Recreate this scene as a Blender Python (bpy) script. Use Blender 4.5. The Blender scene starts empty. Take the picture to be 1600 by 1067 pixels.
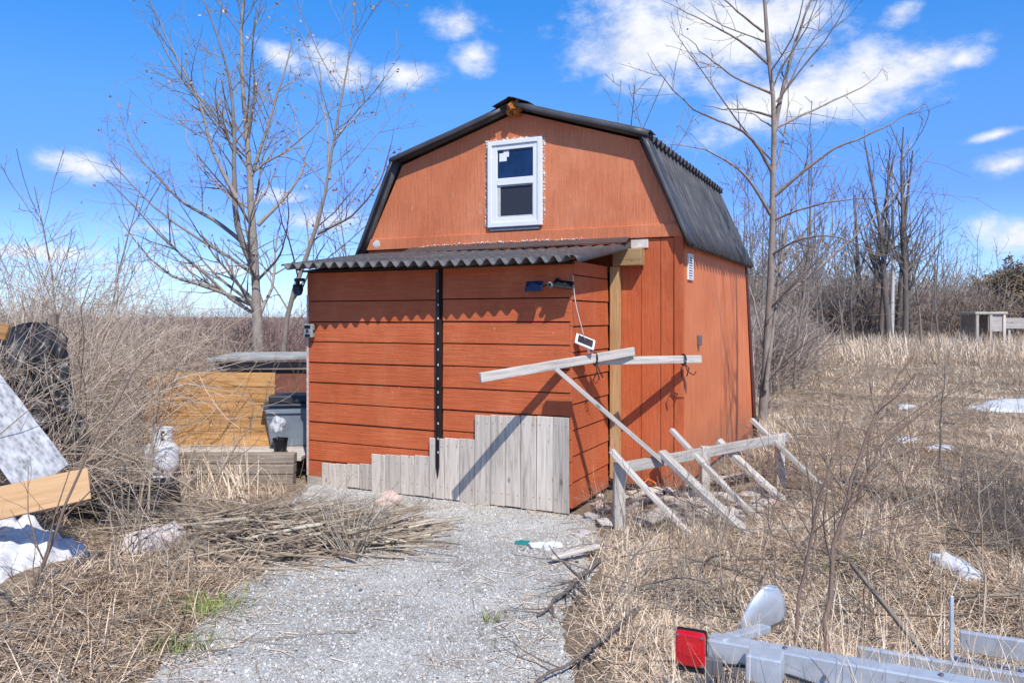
import bpy, bmesh, math, random
import numpy as np
from mathutils import Vector, Matrix
rng = np.random.default_rng(7)
random.seed(7)
S = bpy.context.scene
COL = S.collection
R = math.radians
F = 1200.0; CX = 800.0; HY = 494.0; EYE = 1.6

def P(px, py, Y):            # world point seen at photo pixel (px,py) at real depth Y
    return np.array([(px-CX)*Y/F, Y, EYE-(py-HY)*Y/F])
def G(px, py, z=0.0):        # world point at height z
    Y = (EYE-z)*F/(py-HY)
    return P(px, py, Y)

# ------------------------------------------------------------------ materials
def new_mat(name):
    m = bpy.data.materials.new(name); m.use_nodes = True
    nt = m.node_tree; b = nt.nodes['Principled BSDF']
    return m, nt, b
def N(nt, t, **k):
    n = nt.nodes.new(t)
    for a, v in k.items():
        if a in n.inputs: n.inputs[a].default_value = v
        else: setattr(n, a, v)
    return n
def ramp(nt, fac, stops):
    r = nt.nodes.new('ShaderNodeValToRGB')
    while len(r.color_ramp.elements) < len(stops): r.color_ramp.elements.new(0.5)
    for e, (p, c) in zip(r.color_ramp.elements, stops):
        e.position = p; e.color = (*c, 1) if len(c) == 3 else c
    nt.links.new(fac, r.inputs['Fac']); return r
def mixc(nt, fac, a, b, blend='MIX'):
    n = nt.nodes.new('ShaderNodeMix'); n.data_type = 'RGBA'; n.blend_type = blend
    for sock, v in ((n.inputs[0], fac), (n.inputs[6], a), (n.inputs[7], b)):
        if isinstance(v, (int, float)): sock.default_value = v
        elif isinstance(v, tuple): sock.default_value = (*v, 1)
        else: nt.links.new(v, sock)
    return n.outputs[2]
def mth(nt, op, a, b=0.0, clamp=False):
    n = nt.nodes.new('ShaderNodeMath'); n.operation = op; n.use_clamp = clamp
    for i, v in enumerate((a, b)):
        if isinstance(v, (int, float)): n.inputs[i].default_value = v
        else: nt.links.new(v, n.inputs[i])
    return n.outputs[0]
def coords(nt, scale=(1,1,1), kind='Object'):
    tc = nt.nodes.new('ShaderNodeTexCoord'); mp = nt.nodes.new('ShaderNodeMapping')
    mp.inputs['Scale'].default_value = scale
    nt.links.new(tc.outputs[kind], mp.inputs[0]); return mp.outputs[0]
def noise(nt, vec, scale, detail=5, rough=0.6, dist=0.0):
    n = nt.nodes.new('ShaderNodeTexNoise')
    n.inputs['Scale'].default_value = scale; n.inputs['Detail'].default_value = detail
    n.inputs['Roughness'].default_value = rough; n.inputs['Distortion'].default_value = dist
    nt.links.new(vec, n.inputs['Vector']); return n.outputs[0]
def bump(nt, b, h, strength=0.3, dist=0.01):
    n = nt.nodes.new('ShaderNodeBump'); n.inputs['Strength'].default_value = strength
    n.inputs['Distance'].default_value = dist
    nt.links.new(h, n.inputs['Height']); nt.links.new(n.outputs[0], b.inputs['Normal'])

def mat_paint(name, grain, c0, c1, c2, scuff=0.0, dirt_z=None):
    """painted board; grain = mapping scale of the object coordinates"""
    m, nt, b = new_mat(name)
    v = coords(nt); vg = coords(nt, grain)
    big = noise(nt, v, 1.6, 6, .65); g = noise(nt, vg, 6, 6, .65); fine = noise(nt, v, 60, 4, .7)
    c = ramp(nt, big, [(.3, c0), (.55, c1), (.75, c2)]).outputs[0]
    gr = ramp(nt, g, [(.3, (.80,.79,.78)), (.6, (1.05,1.04,1.03))]).outputs[0]
    c = mixc(nt, .75, c, gr, 'MULTIPLY')
    fd = ramp(nt, noise(nt, coords(nt, (1.3, 1.3, .8)), 2.3, 8, .72), [(.5, (0,0,0)), (.72, (1,1,1))]).outputs[0]
    c = mixc(nt, mth(nt, 'MULTIPLY', fd, .35), c, (.70,.25,.11))
    ps = ramp(nt, noise(nt, v, 52, 2, .5), [(.735, (0,0,0)), (.76, (1,1,1))]).outputs[0]
    c = mixc(nt, mth(nt, 'MULTIPLY', ps, .6), c, (.75,.55,.45))
    if scuff:
        s = noise(nt, coords(nt, (1,1,.35)), 9, 8, .75)
        sm = ramp(nt, s, [(.62, (0,0,0)), (.72, (1,1,1))]).outputs[0]
        c = mixc(nt, mth(nt, 'MULTIPLY', sm, scuff), c, (.72,.44,.32))
    sp = ramp(nt, noise(nt, v, 38, 2, .5), [(.76, (0,0,0)), (.8, (1,1,1))]).outputs[0]
    c = mixc(nt, mth(nt, 'MULTIPLY', sp, .5), c, (.12,.05,.03))
    if dirt_z is not None:
        sx = nt.nodes.new('ShaderNodeSeparateXYZ'); nt.links.new(v, sx.inputs[0])
        d = mth(nt, 'SUBTRACT', dirt_z, sx.outputs[2]); d = mth(nt, 'MULTIPLY', d, 2.2, True)
        d = mth(nt, 'MULTIPLY', d, noise(nt, v, 5, 5, .7), True)
        c = mixc(nt, d, c, (.24,.12,.07))
    nt.links.new(c, b.inputs['Base Color'])
    b.inputs['Roughness'].default_value = .62
    b.inputs['Specular IOR Level'].default_value = .3
    h = mth(nt, 'ADD', mth(nt, 'MULTIPLY', g, 1.0), mth(nt, 'MULTIPLY', fine, .35))
    bump(nt, b, h, .8, .009)
    return m

def mat_wood(name, axis, cols, rough=.8, rnd=.25, knots=True, bs=.5):
    """bare wood, grain along local axis 0/1/2, tone varies from object to object"""
    m, nt, b = new_mat(name)
    sc = [14, 14, 14]; sc[axis] = .9
    v = coords(nt); oi = nt.nodes.new('ShaderNodeObjectInfo')
    off = nt.nodes.new('ShaderNodeVectorMath'); off.operation = 'ADD'
    mv = nt.nodes.new('ShaderNodeMath'); mv.operation = 'MULTIPLY'; mv.inputs[1].default_value = 37.0
    nt.links.new(oi.outputs['Random'], mv.inputs[0])
    nt.links.new(coords(nt, sc), off.inputs[0]); nt.links.new(mv.outputs[0], off.inputs[1])
    g = noise(nt, off.outputs[0], 2.6, 8, .68, .6)
    c = ramp(nt, g, [(.28, cols[0]), (.48, cols[1]), (.7, cols[2])]).outputs[0]
    blot = noise(nt, off.outputs[0], .35, 4, .6)
    c = mixc(nt, .5, c, ramp(nt, blot, [(.3, (.7,.7,.72)), (.7, (1.15,1.12,1.08))]).outputs[0], 'MULTIPLY')
    hsv = nt.nodes.new('ShaderNodeHueSaturation')
    val = mth(nt, 'ADD', mth(nt, 'MULTIPLY', oi.outputs['Random'], rnd*2), 1-rnd)
    nt.links.new(val, hsv.inputs['Value']); nt.links.new(c, hsv.inputs['Color']); c = hsv.outputs[0]
    if knots:
        k = nt.nodes.new('ShaderNodeTexVoronoi'); k.inputs['Scale'].default_value = 1.0
        ks = [9, 9, 9]; ks[axis] = 4.0
        o2 = nt.nodes.new('ShaderNodeVectorMath'); o2.operation = 'ADD'
        nt.links.new(coords(nt, ks), o2.inputs[0]); nt.links.new(mv.outputs[0], o2.inputs[1])
        nt.links.new(o2.outputs[0], k.inputs['Vector'])
        km = ramp(nt, k.outputs['Distance'], [(.06, (1,1,1)), (.14, (0,0,0))]).outputs[0]
        c = mixc(nt, mth(nt, 'MULTIPLY', km, .7), c, tuple(x*.35 for x in cols[0]))
    nt.links.new(c, b.inputs['Base Color']); b.inputs['Roughness'].default_value = rough
    b.inputs['Specular IOR Level'].default_value = .25
    bump(nt, b, g, bs, .006)
    return m

def mat_simple(name, col, rough=.6, metal=0.0, var=.2, scale=12, bs=.15, spec=.4, bd=.004):
    m, nt, b = new_mat(name)
    v = coords(nt); n = noise(nt, v, scale, 6, .65)
    lo = tuple(max(0, x*(1-var)) for x in col); hi = tuple(min(1, x*(1+var)) for x in col)
    nt.links.new(ramp(nt, n, [(.3, lo), (.7, hi)]).outputs[0], b.inputs['Base Color'])
    nt.links.new(ramp(nt, n, [(.3, (rough*.85,)*3), (.7, (min(1, rough*1.15),)*3)]).outputs[0], b.inputs['Roughness'])
    b.inputs['Metallic'].default_value = metal; b.inputs['Specular IOR Level'].default_value = spec
    if bs: bump(nt, b, n, bs, bd)
    return m

def mat_attr(name, stops, rough=.8, trans=0.0, noise_scale=None):
    """colour from the per-strand 'col' attribute"""
    m, nt, b = new_mat(name)
    a = nt.nodes.new('ShaderNodeAttribute'); a.attribute_name = 'col'
    f = a.outputs['Fac']
    if noise_scale:
        f = mth(nt, 'ADD', mth(nt, 'MULTIPLY', f, .4), mth(nt, 'MULTIPLY', noise(nt, coords(nt, (1, 1, .45)), noise_scale, 7, .8), .6))
    nt.links.new(ramp(nt, f, stops).outputs[0], b.inputs['Base Color'])
    b.inputs['Roughness'].default_value = rough; b.inputs['Specular IOR Level'].default_value = .2
    if trans:
        b.inputs['Subsurface Weight'].default_value = 0
    return m

M = {}
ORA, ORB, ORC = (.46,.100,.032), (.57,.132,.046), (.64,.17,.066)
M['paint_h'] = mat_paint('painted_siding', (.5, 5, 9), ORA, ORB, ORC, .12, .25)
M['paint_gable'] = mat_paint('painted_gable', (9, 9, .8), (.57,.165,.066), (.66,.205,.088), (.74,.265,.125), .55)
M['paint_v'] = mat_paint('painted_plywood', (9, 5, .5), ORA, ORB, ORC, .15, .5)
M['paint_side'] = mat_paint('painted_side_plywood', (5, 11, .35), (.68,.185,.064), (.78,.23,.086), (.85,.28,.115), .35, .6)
M['grey_z'] = mat_wood('weathered_board_upright', 2, [(.29,.25,.205), (.59,.515,.425), (.75,.665,.56)], rnd=.16)
M['grey_x'] = mat_wood('weathered_plank', 0, [(.26,.23,.195), (.52,.47,.405), (.68,.625,.55)], rnd=.14)
M['raw_z'] = mat_wood('raw_timber_upright', 2, [(.36,.20,.08), (.52,.32,.14), (.62,.42,.22)], rnd=.05)
M['raw_x'] = mat_wood('raw_timber', 0, [(.22,.14,.07), (.38,.24,.11), (.50,.34,.18)], rnd=.05)
M['pine_x'] = mat_wood('oiled_pine_board', 0, [(.22,.10,.03), (.42,.215,.075), (.55,.33,.14)], rnd=.25, rough=.6)
M['laminate'] = mat_wood('wood_laminate', 0, [(.36,.19,.075), (.50,.29,.13), (.58,.36,.18)], rough=.45, rnd=.02, knots=False, bs=.08)
M['old_beam'] = mat_wood('old_sleeper', 0, [(.13,.105,.08), (.27,.22,.17), (.38,.32,.25)], rnd=.2)
m, nt, b = new_mat('charcoal_corrugated_sheet')
v = coords(nt); n1 = noise(nt, coords(nt, (1.2, 9, 1.2)), 2.2, 7, .7); n2 = noise(nt, v, 5, 6, .7)  # streaks along the slope: corrugation shading and branch shadow put into the colour
c = ramp(nt, n1, [(.3, (.045,.043,.045)), (.55, (.085,.082,.083)), (.72, (.16,.156,.155))]).outputs[0]
c = mixc(nt, .6, c, ramp(nt, n2, [(.3, (.6,.6,.6)), (.65, (1.25,1.25,1.25))]).outputs[0], 'MULTIPLY')
nt.links.new(c, b.inputs['Base Color']); b.inputs['Roughness'].default_value = .55; b.inputs['Specular IOR Level'].default_value = .35
bump(nt, b, n2, .3, .006); M['roof'] = m
M['flash'] = mat_simple('charcoal_flashing', (.06,.057,.058), .5, 0, .3, 5, .1)
M['black'] = mat_simple('black_plastic', (.012,.012,.013), .4, 0, .3, 20, .05)
M['rubber'] = mat_simple('tyre_rubber', (.022,.022,.024), .75, 0, .5, 15, .3)
M['white'] = mat_simple('white_vinyl', (.80,.80,.79), .35, 0, .05, 8, .03)
M['sealant'] = mat_simple('smeared_sealant', (.60,.50,.44), .8, 0, .35, 30, .8)
M['glass'] = mat_simple('dark_window_glass', (.010,.032,.095), .05, 0, .55, 3.5, 0, .6)  # blue of the reflected sky is put into the base colour
M['screen'] = mat_simple('insect_screen', (.03,.032,.045), .6, 0, .2, 80, .2)
M['foam'] = mat_simple('orange_foam', (.45,.16,.04), .9, 0, .7, 40, 1.0, .2, .02)
M['galv'] = mat_simple('galvanised_steel', (.52,.555,.59), .45, .40, .12, 14, .08)
M['metal_dk'] = mat_simple('dull_metal', (.22,.22,.22), .5, .6, .2, 14, .1)
M['red'] = mat_simple('red_lens', (.55,.006,.012), .18, 0, .12, 10, .0, .6)
M['solar'] = mat_simple('solar_cell', (.006,.010,.03), .15, 0, .4, 25, 0, .6)
M['solar_br'] = mat_simple('brown_solar_cell', (.045,.03,.028), .25, 0, .3, 25, 0, .5)
M['camo'] = mat_simple('grey_camera_case', (.30,.31,.29), .6, 0, .4, 45, .2)
M['tank'] = mat_simple('white_tank_paint', (.78,.78,.77), .35, 0, .08, 14, .08)
M['bin'] = mat_simple('blue_grey_plastic', (.19,.225,.265), .45, 0, .15, 6, .1)
M['bin_lid'] = mat_simple('dark_plastic_lid', (.03,.038,.047), .4, 0, .2, 6, .1)
M['camo_w'] = mat_simple('dusty_white_sack', (.55,.56,.58), .7, 0, .2, 12, .4)
M['tarp_b'] = mat_simple('black_tarp', (.018,.018,.020), .38, 0, .4, 14, .4)
M['tarp_w'] = mat_simple('white_sheet', (.66,.65,.635), .6, 0, .2, 9, .35, .4, .02)
M['insul'] = mat_simple('pink_grey_fibre', (.78,.66,.60), .95, 0, .3, 40, 1.0, .1, .03)
M['brownwall'] = mat_simple('faded_red_boarding', (.22,.085,.055), .8, 0, .3, 9, .3)
M['stone'] = mat_simple('pale_stone', (.50,.45,.41), .85, 0, .3, 20, .5, .3, .01)
M['pinkstone'] = mat_simple('pink_stone', (.60,.44,.37), .85, 0, .2, 20, .5, .3, .01)
M['teal'] = mat_simple('teal_plastic', (.02,.24,.22), .45, 0, .2, 20, .1)
M['orange_rope'] = mat_simple('orange_rope', (.60,.16,.03), .8, 0, .3, 60, .4)
M['snow'] = mat_simple('old_snow', (.58,.59,.61), .9, 0, .3, 18, .5, .3, .03)
M['cord'] = mat_simple('dark_cord', (.02,.018,.016), .7, 0, .3, 50, .2)
M['wire'] = mat_simple('white_wire', (.7,.66,.6), .6, 0, .1, 50, 0)
# painted OSB
m, nt, b = new_mat('white_painted_flakeboard')
v = coords(nt, (1, 2.2, 1)); vo = nt.nodes.new('ShaderNodeTexVoronoi'); vo.inputs['Scale'].default_value = 22
nt.links.new(v, vo.inputs['Vector'])
fl = ramp(nt, mth(nt, 'ADD', mth(nt, 'MULTIPLY', noise(nt, v, 9, 8, .75), .8), mth(nt, 'MULTIPLY', vo.outputs['Distance'], .35)), [(.36, (.17,.165,.16)), (.50, (.34,.335,.335)), (.72, (.54,.54,.545))])
fl2 = mixc(nt, .7, fl.outputs[0], ramp(nt, noise(nt, coords(nt, (3, 1, 1)), 3.5, 9, .8), [(.3, (.55,.54,.53)), (.65, (1.25,1.25,1.25))]).outputs[0], 'MULTIPLY')
nt.links.new(fl2, b.inputs['Base Color']); b.inputs['Roughness'].default_value = .7
bump(nt, b, vo.outputs['Distance'], .3, .006); M['osb'] = m

# strands
M['straw'] = mat_attr('dead_grass', [(0, (.15,.10,.068)), (.25, (.42,.30,.20)), (.55, (.68,.515,.36)), (1, (.90,.76,.58))])
M['stalk'] = mat_attr('dry_stalk', [(0, (.14,.10,.075)), (.5, (.36,.28,.20)), (1, (.60,.52,.40))])
M['cane'] = mat_attr('grey_cane', [(0, (.16,.11,.08)), (.45, (.47,.36,.265)), (1, (.78,.66,.53))])
M['osier'] = mat_attr('red_brown_scrub', [(0, (.13,.062,.055)), (.5, (.32,.205,.175)), (1, (.58,.44,.36))])
M['bark_l'] = mat_attr('pale_bark', [(0, (.11,.088,.07)), (.45, (.26,.215,.175)), (.6, (.36,.31,.26)), (1, (.50,.44,.37))], noise_scale=9)
M['bark_d'] = mat_attr('dark_bark', [(0, (.06,.05,.043)), (.5, (.155,.13,.112)), (1, (.30,.26,.225))], noise_scale=9)
M['bark_m'] = mat_attr('grey_brown_bark', [(0, (.10,.08,.065)), (.5, (.23,.19,.155)), (1, (.40,.35,.295))], noise_scale=9)
M['bark_s'] = mat_attr('reddish_sapling_bark', [(0, (.09,.06,.045)), (.5, (.21,.145,.11)), (1, (.38,.28,.22))], noise_scale=14)
M['bark_r'] = mat_attr('reddish_grey_bark', [(.25, (.09,.06,.048)), (.42, (.20,.15,.12)), (.58, (.36,.30,.25)), (.8, (.56,.49,.42))], noise_scale=11)
M['bark_w'] = mat_attr('birch_bark', [(0, (.35,.33,.30)), (.5, (.58,.56,.53)), (1, (.75,.73,.70))], noise_scale=6)
M['woods'] = mat_attr('far_wood_branches', [(0, (.15,.11,.085)), (.5, (.38,.295,.235)), (1, (.64,.53,.44))])
M['needle'] = mat_attr('cedar_needles', [(0, (.11,.075,.04)), (.5, (.24,.175,.095)), (1, (.40,.31,.19))])
M['green'] = mat_attr('green_blades', [(0, (.10,.14,.03)), (.5, (.20,.26,.06)), (1, (.33,.38,.11))])
M['pebble'] = mat_attr('gravel_stone', [(0, (.12,.11,.10)), (.3, (.50,.485,.45)), (.7, (.70,.68,.635)), (1, (.82,.80,.76))])
M['leaf'] = mat_attr('dry_leaf', [(0, (.30,.16,.07)), (.5, (.48,.30,.15)), (1, (.64,.48,.30))])

# ground
m, nt, b = new_mat('dead_grass_soil')
v = coords(nt)
a = noise(nt, v, 1.3, 6, .7); f = noise(nt, coords(nt, (1,1,1)), 38, 8, .8)
f2 = noise(nt, coords(nt, (60, 12, 1)), 2.0, 6, .75, 1.5)
c = ramp(nt, a, [(.3, (.19,.14,.10)), (.5, (.34,.26,.19)), (.7, (.47,.37,.27))]).outputs[0]
c = mixc(nt, .8, c, ramp(nt, f, [(.3, (.45,.44,.42)), (.65, (1.35,1.32,1.28))]).outputs[0], 'MULTIPLY')
c = mixc(nt, .6, c, ramp(nt, f2, [(.35, (.6,.58,.55)), (.65, (1.3,1.28,1.22))]).outputs[0], 'MULTIPLY')
nt.links.new(c, b.inputs['Base Color']); b.inputs['Roughness'].default_value = .95; b.inputs['Specular IOR Level'].default_value = .1
bump(nt, b, f, .9, .03); M['ground'] = m
# gravel
m, nt, b = new_mat('crushed_gravel')
v = coords(nt); vo = nt.nodes.new('ShaderNodeTexVoronoi'); vo.inputs['Scale'].default_value = 190; nt.links.new(v, vo.inputs['Vector'])
vo2 = nt.nodes.new('ShaderNodeTexVoronoi'); vo2.inputs['Scale'].default_value = 420; nt.links.new(v, vo2.inputs['Vector'])
sx = nt.nodes.new('ShaderNodeSeparateColor'); nt.links.new(vo.outputs['Color'], sx.inputs[0])
sx2 = nt.nodes.new('ShaderNodeSeparateColor'); nt.links.new(vo2.outputs['Color'], sx2.inputs[0])
tone = mth(nt, 'ADD', mth(nt, 'MULTIPLY', sx.outputs[0], .55), mth(nt, 'MULTIPLY', sx2.outputs[1], .45))
c = ramp(nt, tone, [(.16, (.13,.12,.105)), (.36, (.45,.432,.39)), (.8, (.66,.64,.585))]).outputs[0]
c = mixc(nt, .85, c, ramp(nt, noise(nt, v, 1.1, 6, .65), [(.32, (.62,.60,.57)), (.58, (1.1,1.1,1.1))]).outputs[0], 'MULTIPLY')
dm = ramp(nt, noise(nt, v, 1.9, 7, .7), [(.52, (0,0,0)), (.68, (1,1,1))]).outputs[0]
c = mixc(nt, mth(nt, 'MULTIPLY', dm, .45), c, (.27,.22,.165))
nt.links.new(c, b.inputs['Base Color']); b.inputs['Roughness'].default_value = .9; b.inputs['Specular IOR Level'].default_value = .2
bump(nt, b, mth(nt, 'ADD', vo.outputs['Distance'], mth(nt, 'MULTIPLY', vo2.outputs['Distance'], .6)), .7, .006); M['gravel'] = m

# ------------------------------------------------------------------ objects
def tag(o, label=None, cat=None, group=None, kind=None):
    if label: o['label'] = label
    if cat: o['category'] = cat
    if group: o['group'] = group
    if kind: o['kind'] = kind
    return o
def empty(name, loc=(0,0,0), rz=0.0):
    o = bpy.data.objects.new(name, None); COL.objects.link(o)
    o.location = loc; o.rotation_euler = (0, 0, rz); o.empty_display_size = .2
    return o

class MB:
    """collects boxes, prisms and lathes in one mesh"""
    def __init__(s): s.v = []; s.f = []
    def add(s, vs, fs):
        o = len(s.v); s.v += [tuple(map(float, p)) for p in vs]; s.f += [tuple(i+o for i in q) for q in fs]
    def box(s, x0, x1, y0, y1, z0, z1):
        s.add([(x0,y0,z0),(x1,y0,z0),(x1,y1,z0),(x0,y1,z0),(x0,y0,z1),(x1,y0,z1),(x1,y1,z1),(x0,y1,z1)],
              [(3,2,1,0),(4,5,6,7),(0,1,5,4),(1,2,6,5),(2,3,7,6),(3,0,4,7)])
    def prism(s, poly, y0, y1):        # (x,z) outline, counter-clockwise seen from -y
        n = len(poly)
        s.add([(x,y0,z) for x,z in poly]+[(x,y1,z) for x,z in poly],
              [tuple(range(n)), tuple(range(2*n-1, n-1, -1))]+[(i, i+n, (i+1)%n+n, (i+1)%n) for i in range(n)])
    def lathe(s, prof, n=24, c=(0,0,0)):
        vs = []; fs = []
        for r, z in prof:
            for k in range(n):
                a = 2*math.pi*k/n; vs.append((c[0]+r*math.cos(a), c[1]+r*math.sin(a), c[2]+z))
        for i in range(len(prof)-1):
            for k in range(n):
                fs.append((i*n+k, i*n+(k+1)%n, (i+1)*n+(k+1)%n, (i+1)*n+k))
        s.add(vs, fs)
    def tube(s, pts, r, n=8):
        pts = [Vector(p) for p in pts]; vs = []; fs = []
        for i, p in enumerate(pts):
            t = (pts[min(i+1, len(pts)-1)]-pts[max(i-1, 0)]).normalized()
            a = t.cross(Vector((0,0,1)) if abs(t.z) < .9 else Vector((1,0,0))).normalized(); bb = t.cross(a)
            rr = r[i] if isinstance(r, (list, tuple)) else r
            for k in range(n):
                an = 2*math.pi*k/n; vs.append(p+a*rr*math.cos(an)+bb*rr*math.sin(an))
        for i in range(len(pts)-1):
            for k in range(n): fs.append((i*n+k, i*n+(k+1)%n, (i+1)*n+(k+1)%n, (i+1)*n+k))
        fs.append(tuple(range(n-1, -1, -1))); fs.append(tuple(range((len(pts)-1)*n, len(pts)*n)))
        s.add(vs, fs)
    def build(s, name, mat, parent=None, bevel=0.0, smooth=False, solid=0.0):
        me = bpy.data.meshes.new(name); me.from_pydata(s.v, [], s.f); me.update()
        bm = bmesh.new(); bm.from_mesh(me); bmesh.ops.recalc_face_normals(bm, faces=bm.faces); bm.to_mesh(me); bm.free()
        me.materials.append(mat)
        if smooth: me.polygons.foreach_set('use_smooth', [True]*len(me.polygons))
        o = bpy.data.objects.new(name, me); COL.objects.link(o)
        if parent: o.parent = parent
        if solid:
            md = o.modifiers.new('thickness', 'SOLIDIFY'); md.thickness = solid; md.offset = 0
        if bevel:
            md = o.modifiers.new('edge', 'BEVEL'); md.width = bevel; md.segments = 2; md.limit_method = 'ANGLE'; md.angle_limit = R(35)
        return o

def np_mesh(name, V, Fq, mat, col=None, parent=None, smooth=True):
    me = bpy.data.meshes.new(name)
    V = np.ascontiguousarray(V, np.float32).reshape(-1, 3); Fq = np.ascontiguousarray(Fq, np.int32).reshape(-1, 4)
    me.vertices.add(len(V)); me.vertices.foreach_set('co', V.ravel())
    me.loops.add(Fq.size); me.loops.foreach_set('vertex_index', Fq.ravel())
    me.polygons.add(len(Fq)); me.polygons.foreach_set('loop_start', np.arange(0, Fq.size, 4, dtype=np.int32))
    me.polygons.foreach_set('use_smooth', np.full(len(Fq), smooth))
    me.update(calc_edges=True)
    if col is not None:
        at = me.attributes.new('col', 'FLOAT', 'POINT'); at.data.foreach_set('value', np.ascontiguousarray(col, np.float32))
    me.materials.append(mat)
    o = bpy.data.objects.new(name, me); COL.objects.link(o)
    if parent: o.parent = parent
    return o

# ---- strands: batches of tubes
def nrm(a): return a/np.maximum(np.linalg.norm(a, axis=-1, keepdims=True), 1e-9)
class Strands:
    def __init__(s): s.V = []; s.F = []; s.C = []; s.n = 0
    def tubes(s, pts, rad, sides=4, col=None):
        Nn, K, _ = pts.shape
        if Nn == 0: return
        t = nrm(np.gradient(pts, axis=1))
        ref = np.where(np.abs(t[:, :1, 2:3]) < .85, np.array([0,0,1.]), np.array([1.,0,0]))
        a = nrm(np.cross(t, np.broadcast_to(ref, t.shape))); bb = np.cross(t, a)
        th = np.arange(sides)*2*np.pi/sides
        V = pts[:, :, None]+rad[:, :, None, None]*(a[:, :, None]*np.cos(th)[:, None]+bb[:, :, None]*np.sin(th)[:, None])
        i = np.arange(Nn)[:, None, None]*K*sides; k = np.arange(K-1)[None, :, None]*sides; q = np.arange(sides)[None, None]
        q2 = (q+1) % sides
        Fq = np.stack(np.broadcast_arrays(i+k+q, i+k+q2, i+k+sides+q2, i+k+sides+q), -1).reshape(-1, 4)
        s.V.append(V.reshape(-1, 3)); s.F.append(Fq+s.n)
        if col is None: col = rng.random(Nn)
        s.C.append(np.repeat(col, K*sides)); s.n += Nn*K*sides
    def blades(s, pts, wid, side, col):
        Nn, K, _ = pts.shape
        if Nn == 0: return
        V = np.stack([pts-side[:, None]*wid[..., None], pts+side[:, None]*wid[..., None]], 2)
        i = np.arange(Nn)[:, None]*K*2; k = np.arange(K-1)[None]*2
        Fq = np.stack([i+k, i+k+1, i+k+3, i+k+2], -1).reshape(-1, 4)
        s.V.append(V.reshape(-1, 3)); s.F.append(Fq+s.n); s.C.append(np.repeat(col, K*2)); s.n += Nn*K*2
    def quads(s, ctr, ax, ay, col):
        V = np.stack([ctr-ax-ay, ctr+ax-ay, ctr+ax+ay, ctr-ax+ay], 1); Nn = len(ctr)
        s.V.append(V.reshape(-1, 3)); s.F.append(np.arange(Nn*4).reshape(-1, 4)+s.n); s.C.append(np.repeat(col, 4)); s.n += Nn*4
    def arrays(s): return np.concatenate(s.V), np.concatenate(s.F), np.concatenate(s.C)
    def build(s, name, mat, parent=None, smooth=True):
        V, Fq, C = s.arrays(); return np_mesh(name, V, Fq, mat, C, parent, smooth)
    def merge(s, arr, loc, rz, sc):
        V, Fq, C = arr; c, sn = math.cos(rz), math.sin(rz)
        W = np.empty_like(V); W[:, 0] = (V[:, 0]*c-V[:, 1]*sn)*sc[0]+loc[0]; W[:, 1] = (V[:, 0]*sn+V[:, 1]*c)*sc[0]+loc[1]; W[:, 2] = V[:, 2]*sc[1]+loc[2]
        s.V.append(W); s.F.append(Fq+s.n); s.C.append(np.clip(C*.8+rng.uniform(-.1, .25), 0, 1)); s.n += len(V)

def resample(poly, K):
    poly = np.array(poly, float); d = np.r_[0, np.cumsum(np.linalg.norm(np.diff(poly, axis=0), axis=1))]
    # smooth through the given points
    u = np.linspace(0, d[-1], K*4); q = np.stack([np.interp(u, d, poly[:, i]) for i in range(3)], 1)
    w = max(1, int(K*4*.12)); ker = np.ones(2*w+1)/(2*w+1)
    qs = np.stack([np.convolve(np.pad(q[:, i], w, mode='reflect', reflect_type='odd'), ker, 'valid') for i in range(3)], 1)
    return qs[np.linspace(0, len(qs)-1, K).astype(int)]

def path(p0, d0, L, K, wig, up):
    Nn = len(p0); pts = np.empty((Nn, K, 3)); pts[:, 0] = p0; d = nrm(d0); st = (L/(K-1))[:, None]
    for k in range(1, K):
        pts[:, k] = pts[:, k-1]+d*st
        d = nrm(d+rng.normal(0, wig, d.shape)+np.array([0, 0, up]))
    return pts
def grow(pts, rad, n, t=(.2, .98), ang=(30, 60), lf=(.3, .55), rr=.55, up=.06, wig=.12, K=5, rmin=.002, flat=1.0):
    Nn, Kp, _ = pts.shape
    L = np.linalg.norm(np.diff(pts, axis=1), axis=2).sum(1)
    if np.isscalar(n): idx = np.repeat(np.arange(Nn), n)
    else: idx = np.repeat(np.arange(Nn), n)
    tt = rng.uniform(t[0], t[1], len(idx)); f = tt*(Kp-1); i0 = np.minimum(f.astype(int), Kp-2); fr = (f-i0)[:, None]
    p = pts[idx, i0]*(1-fr)+pts[idx, i0+1]*fr; tg = nrm(pts[idx, i0+1]-pts[idx, i0])
    r0 = (rad[idx, i0]*(1-fr[:, 0])+rad[idx, i0+1]*fr[:, 0])*rr
    pr = rng.normal(0, 1, p.shape); pr[:, 2] *= flat; pr = nrm(pr-tg*(pr*tg).sum(1, keepdims=True))
    a = np.radians(rng.uniform(ang[0], ang[1], len(idx)))[:, None]
    ln = L[idx]*rng.uniform(lf[0], lf[1], len(idx))*(1.15-.6*tt)
    q = path(p, tg*np.cos(a)+pr*np.sin(a), ln, K, wig, up)
    rd = np.maximum(r0[:, None]*np.linspace(1, .25, K), rmin)
    return q, rd

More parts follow.
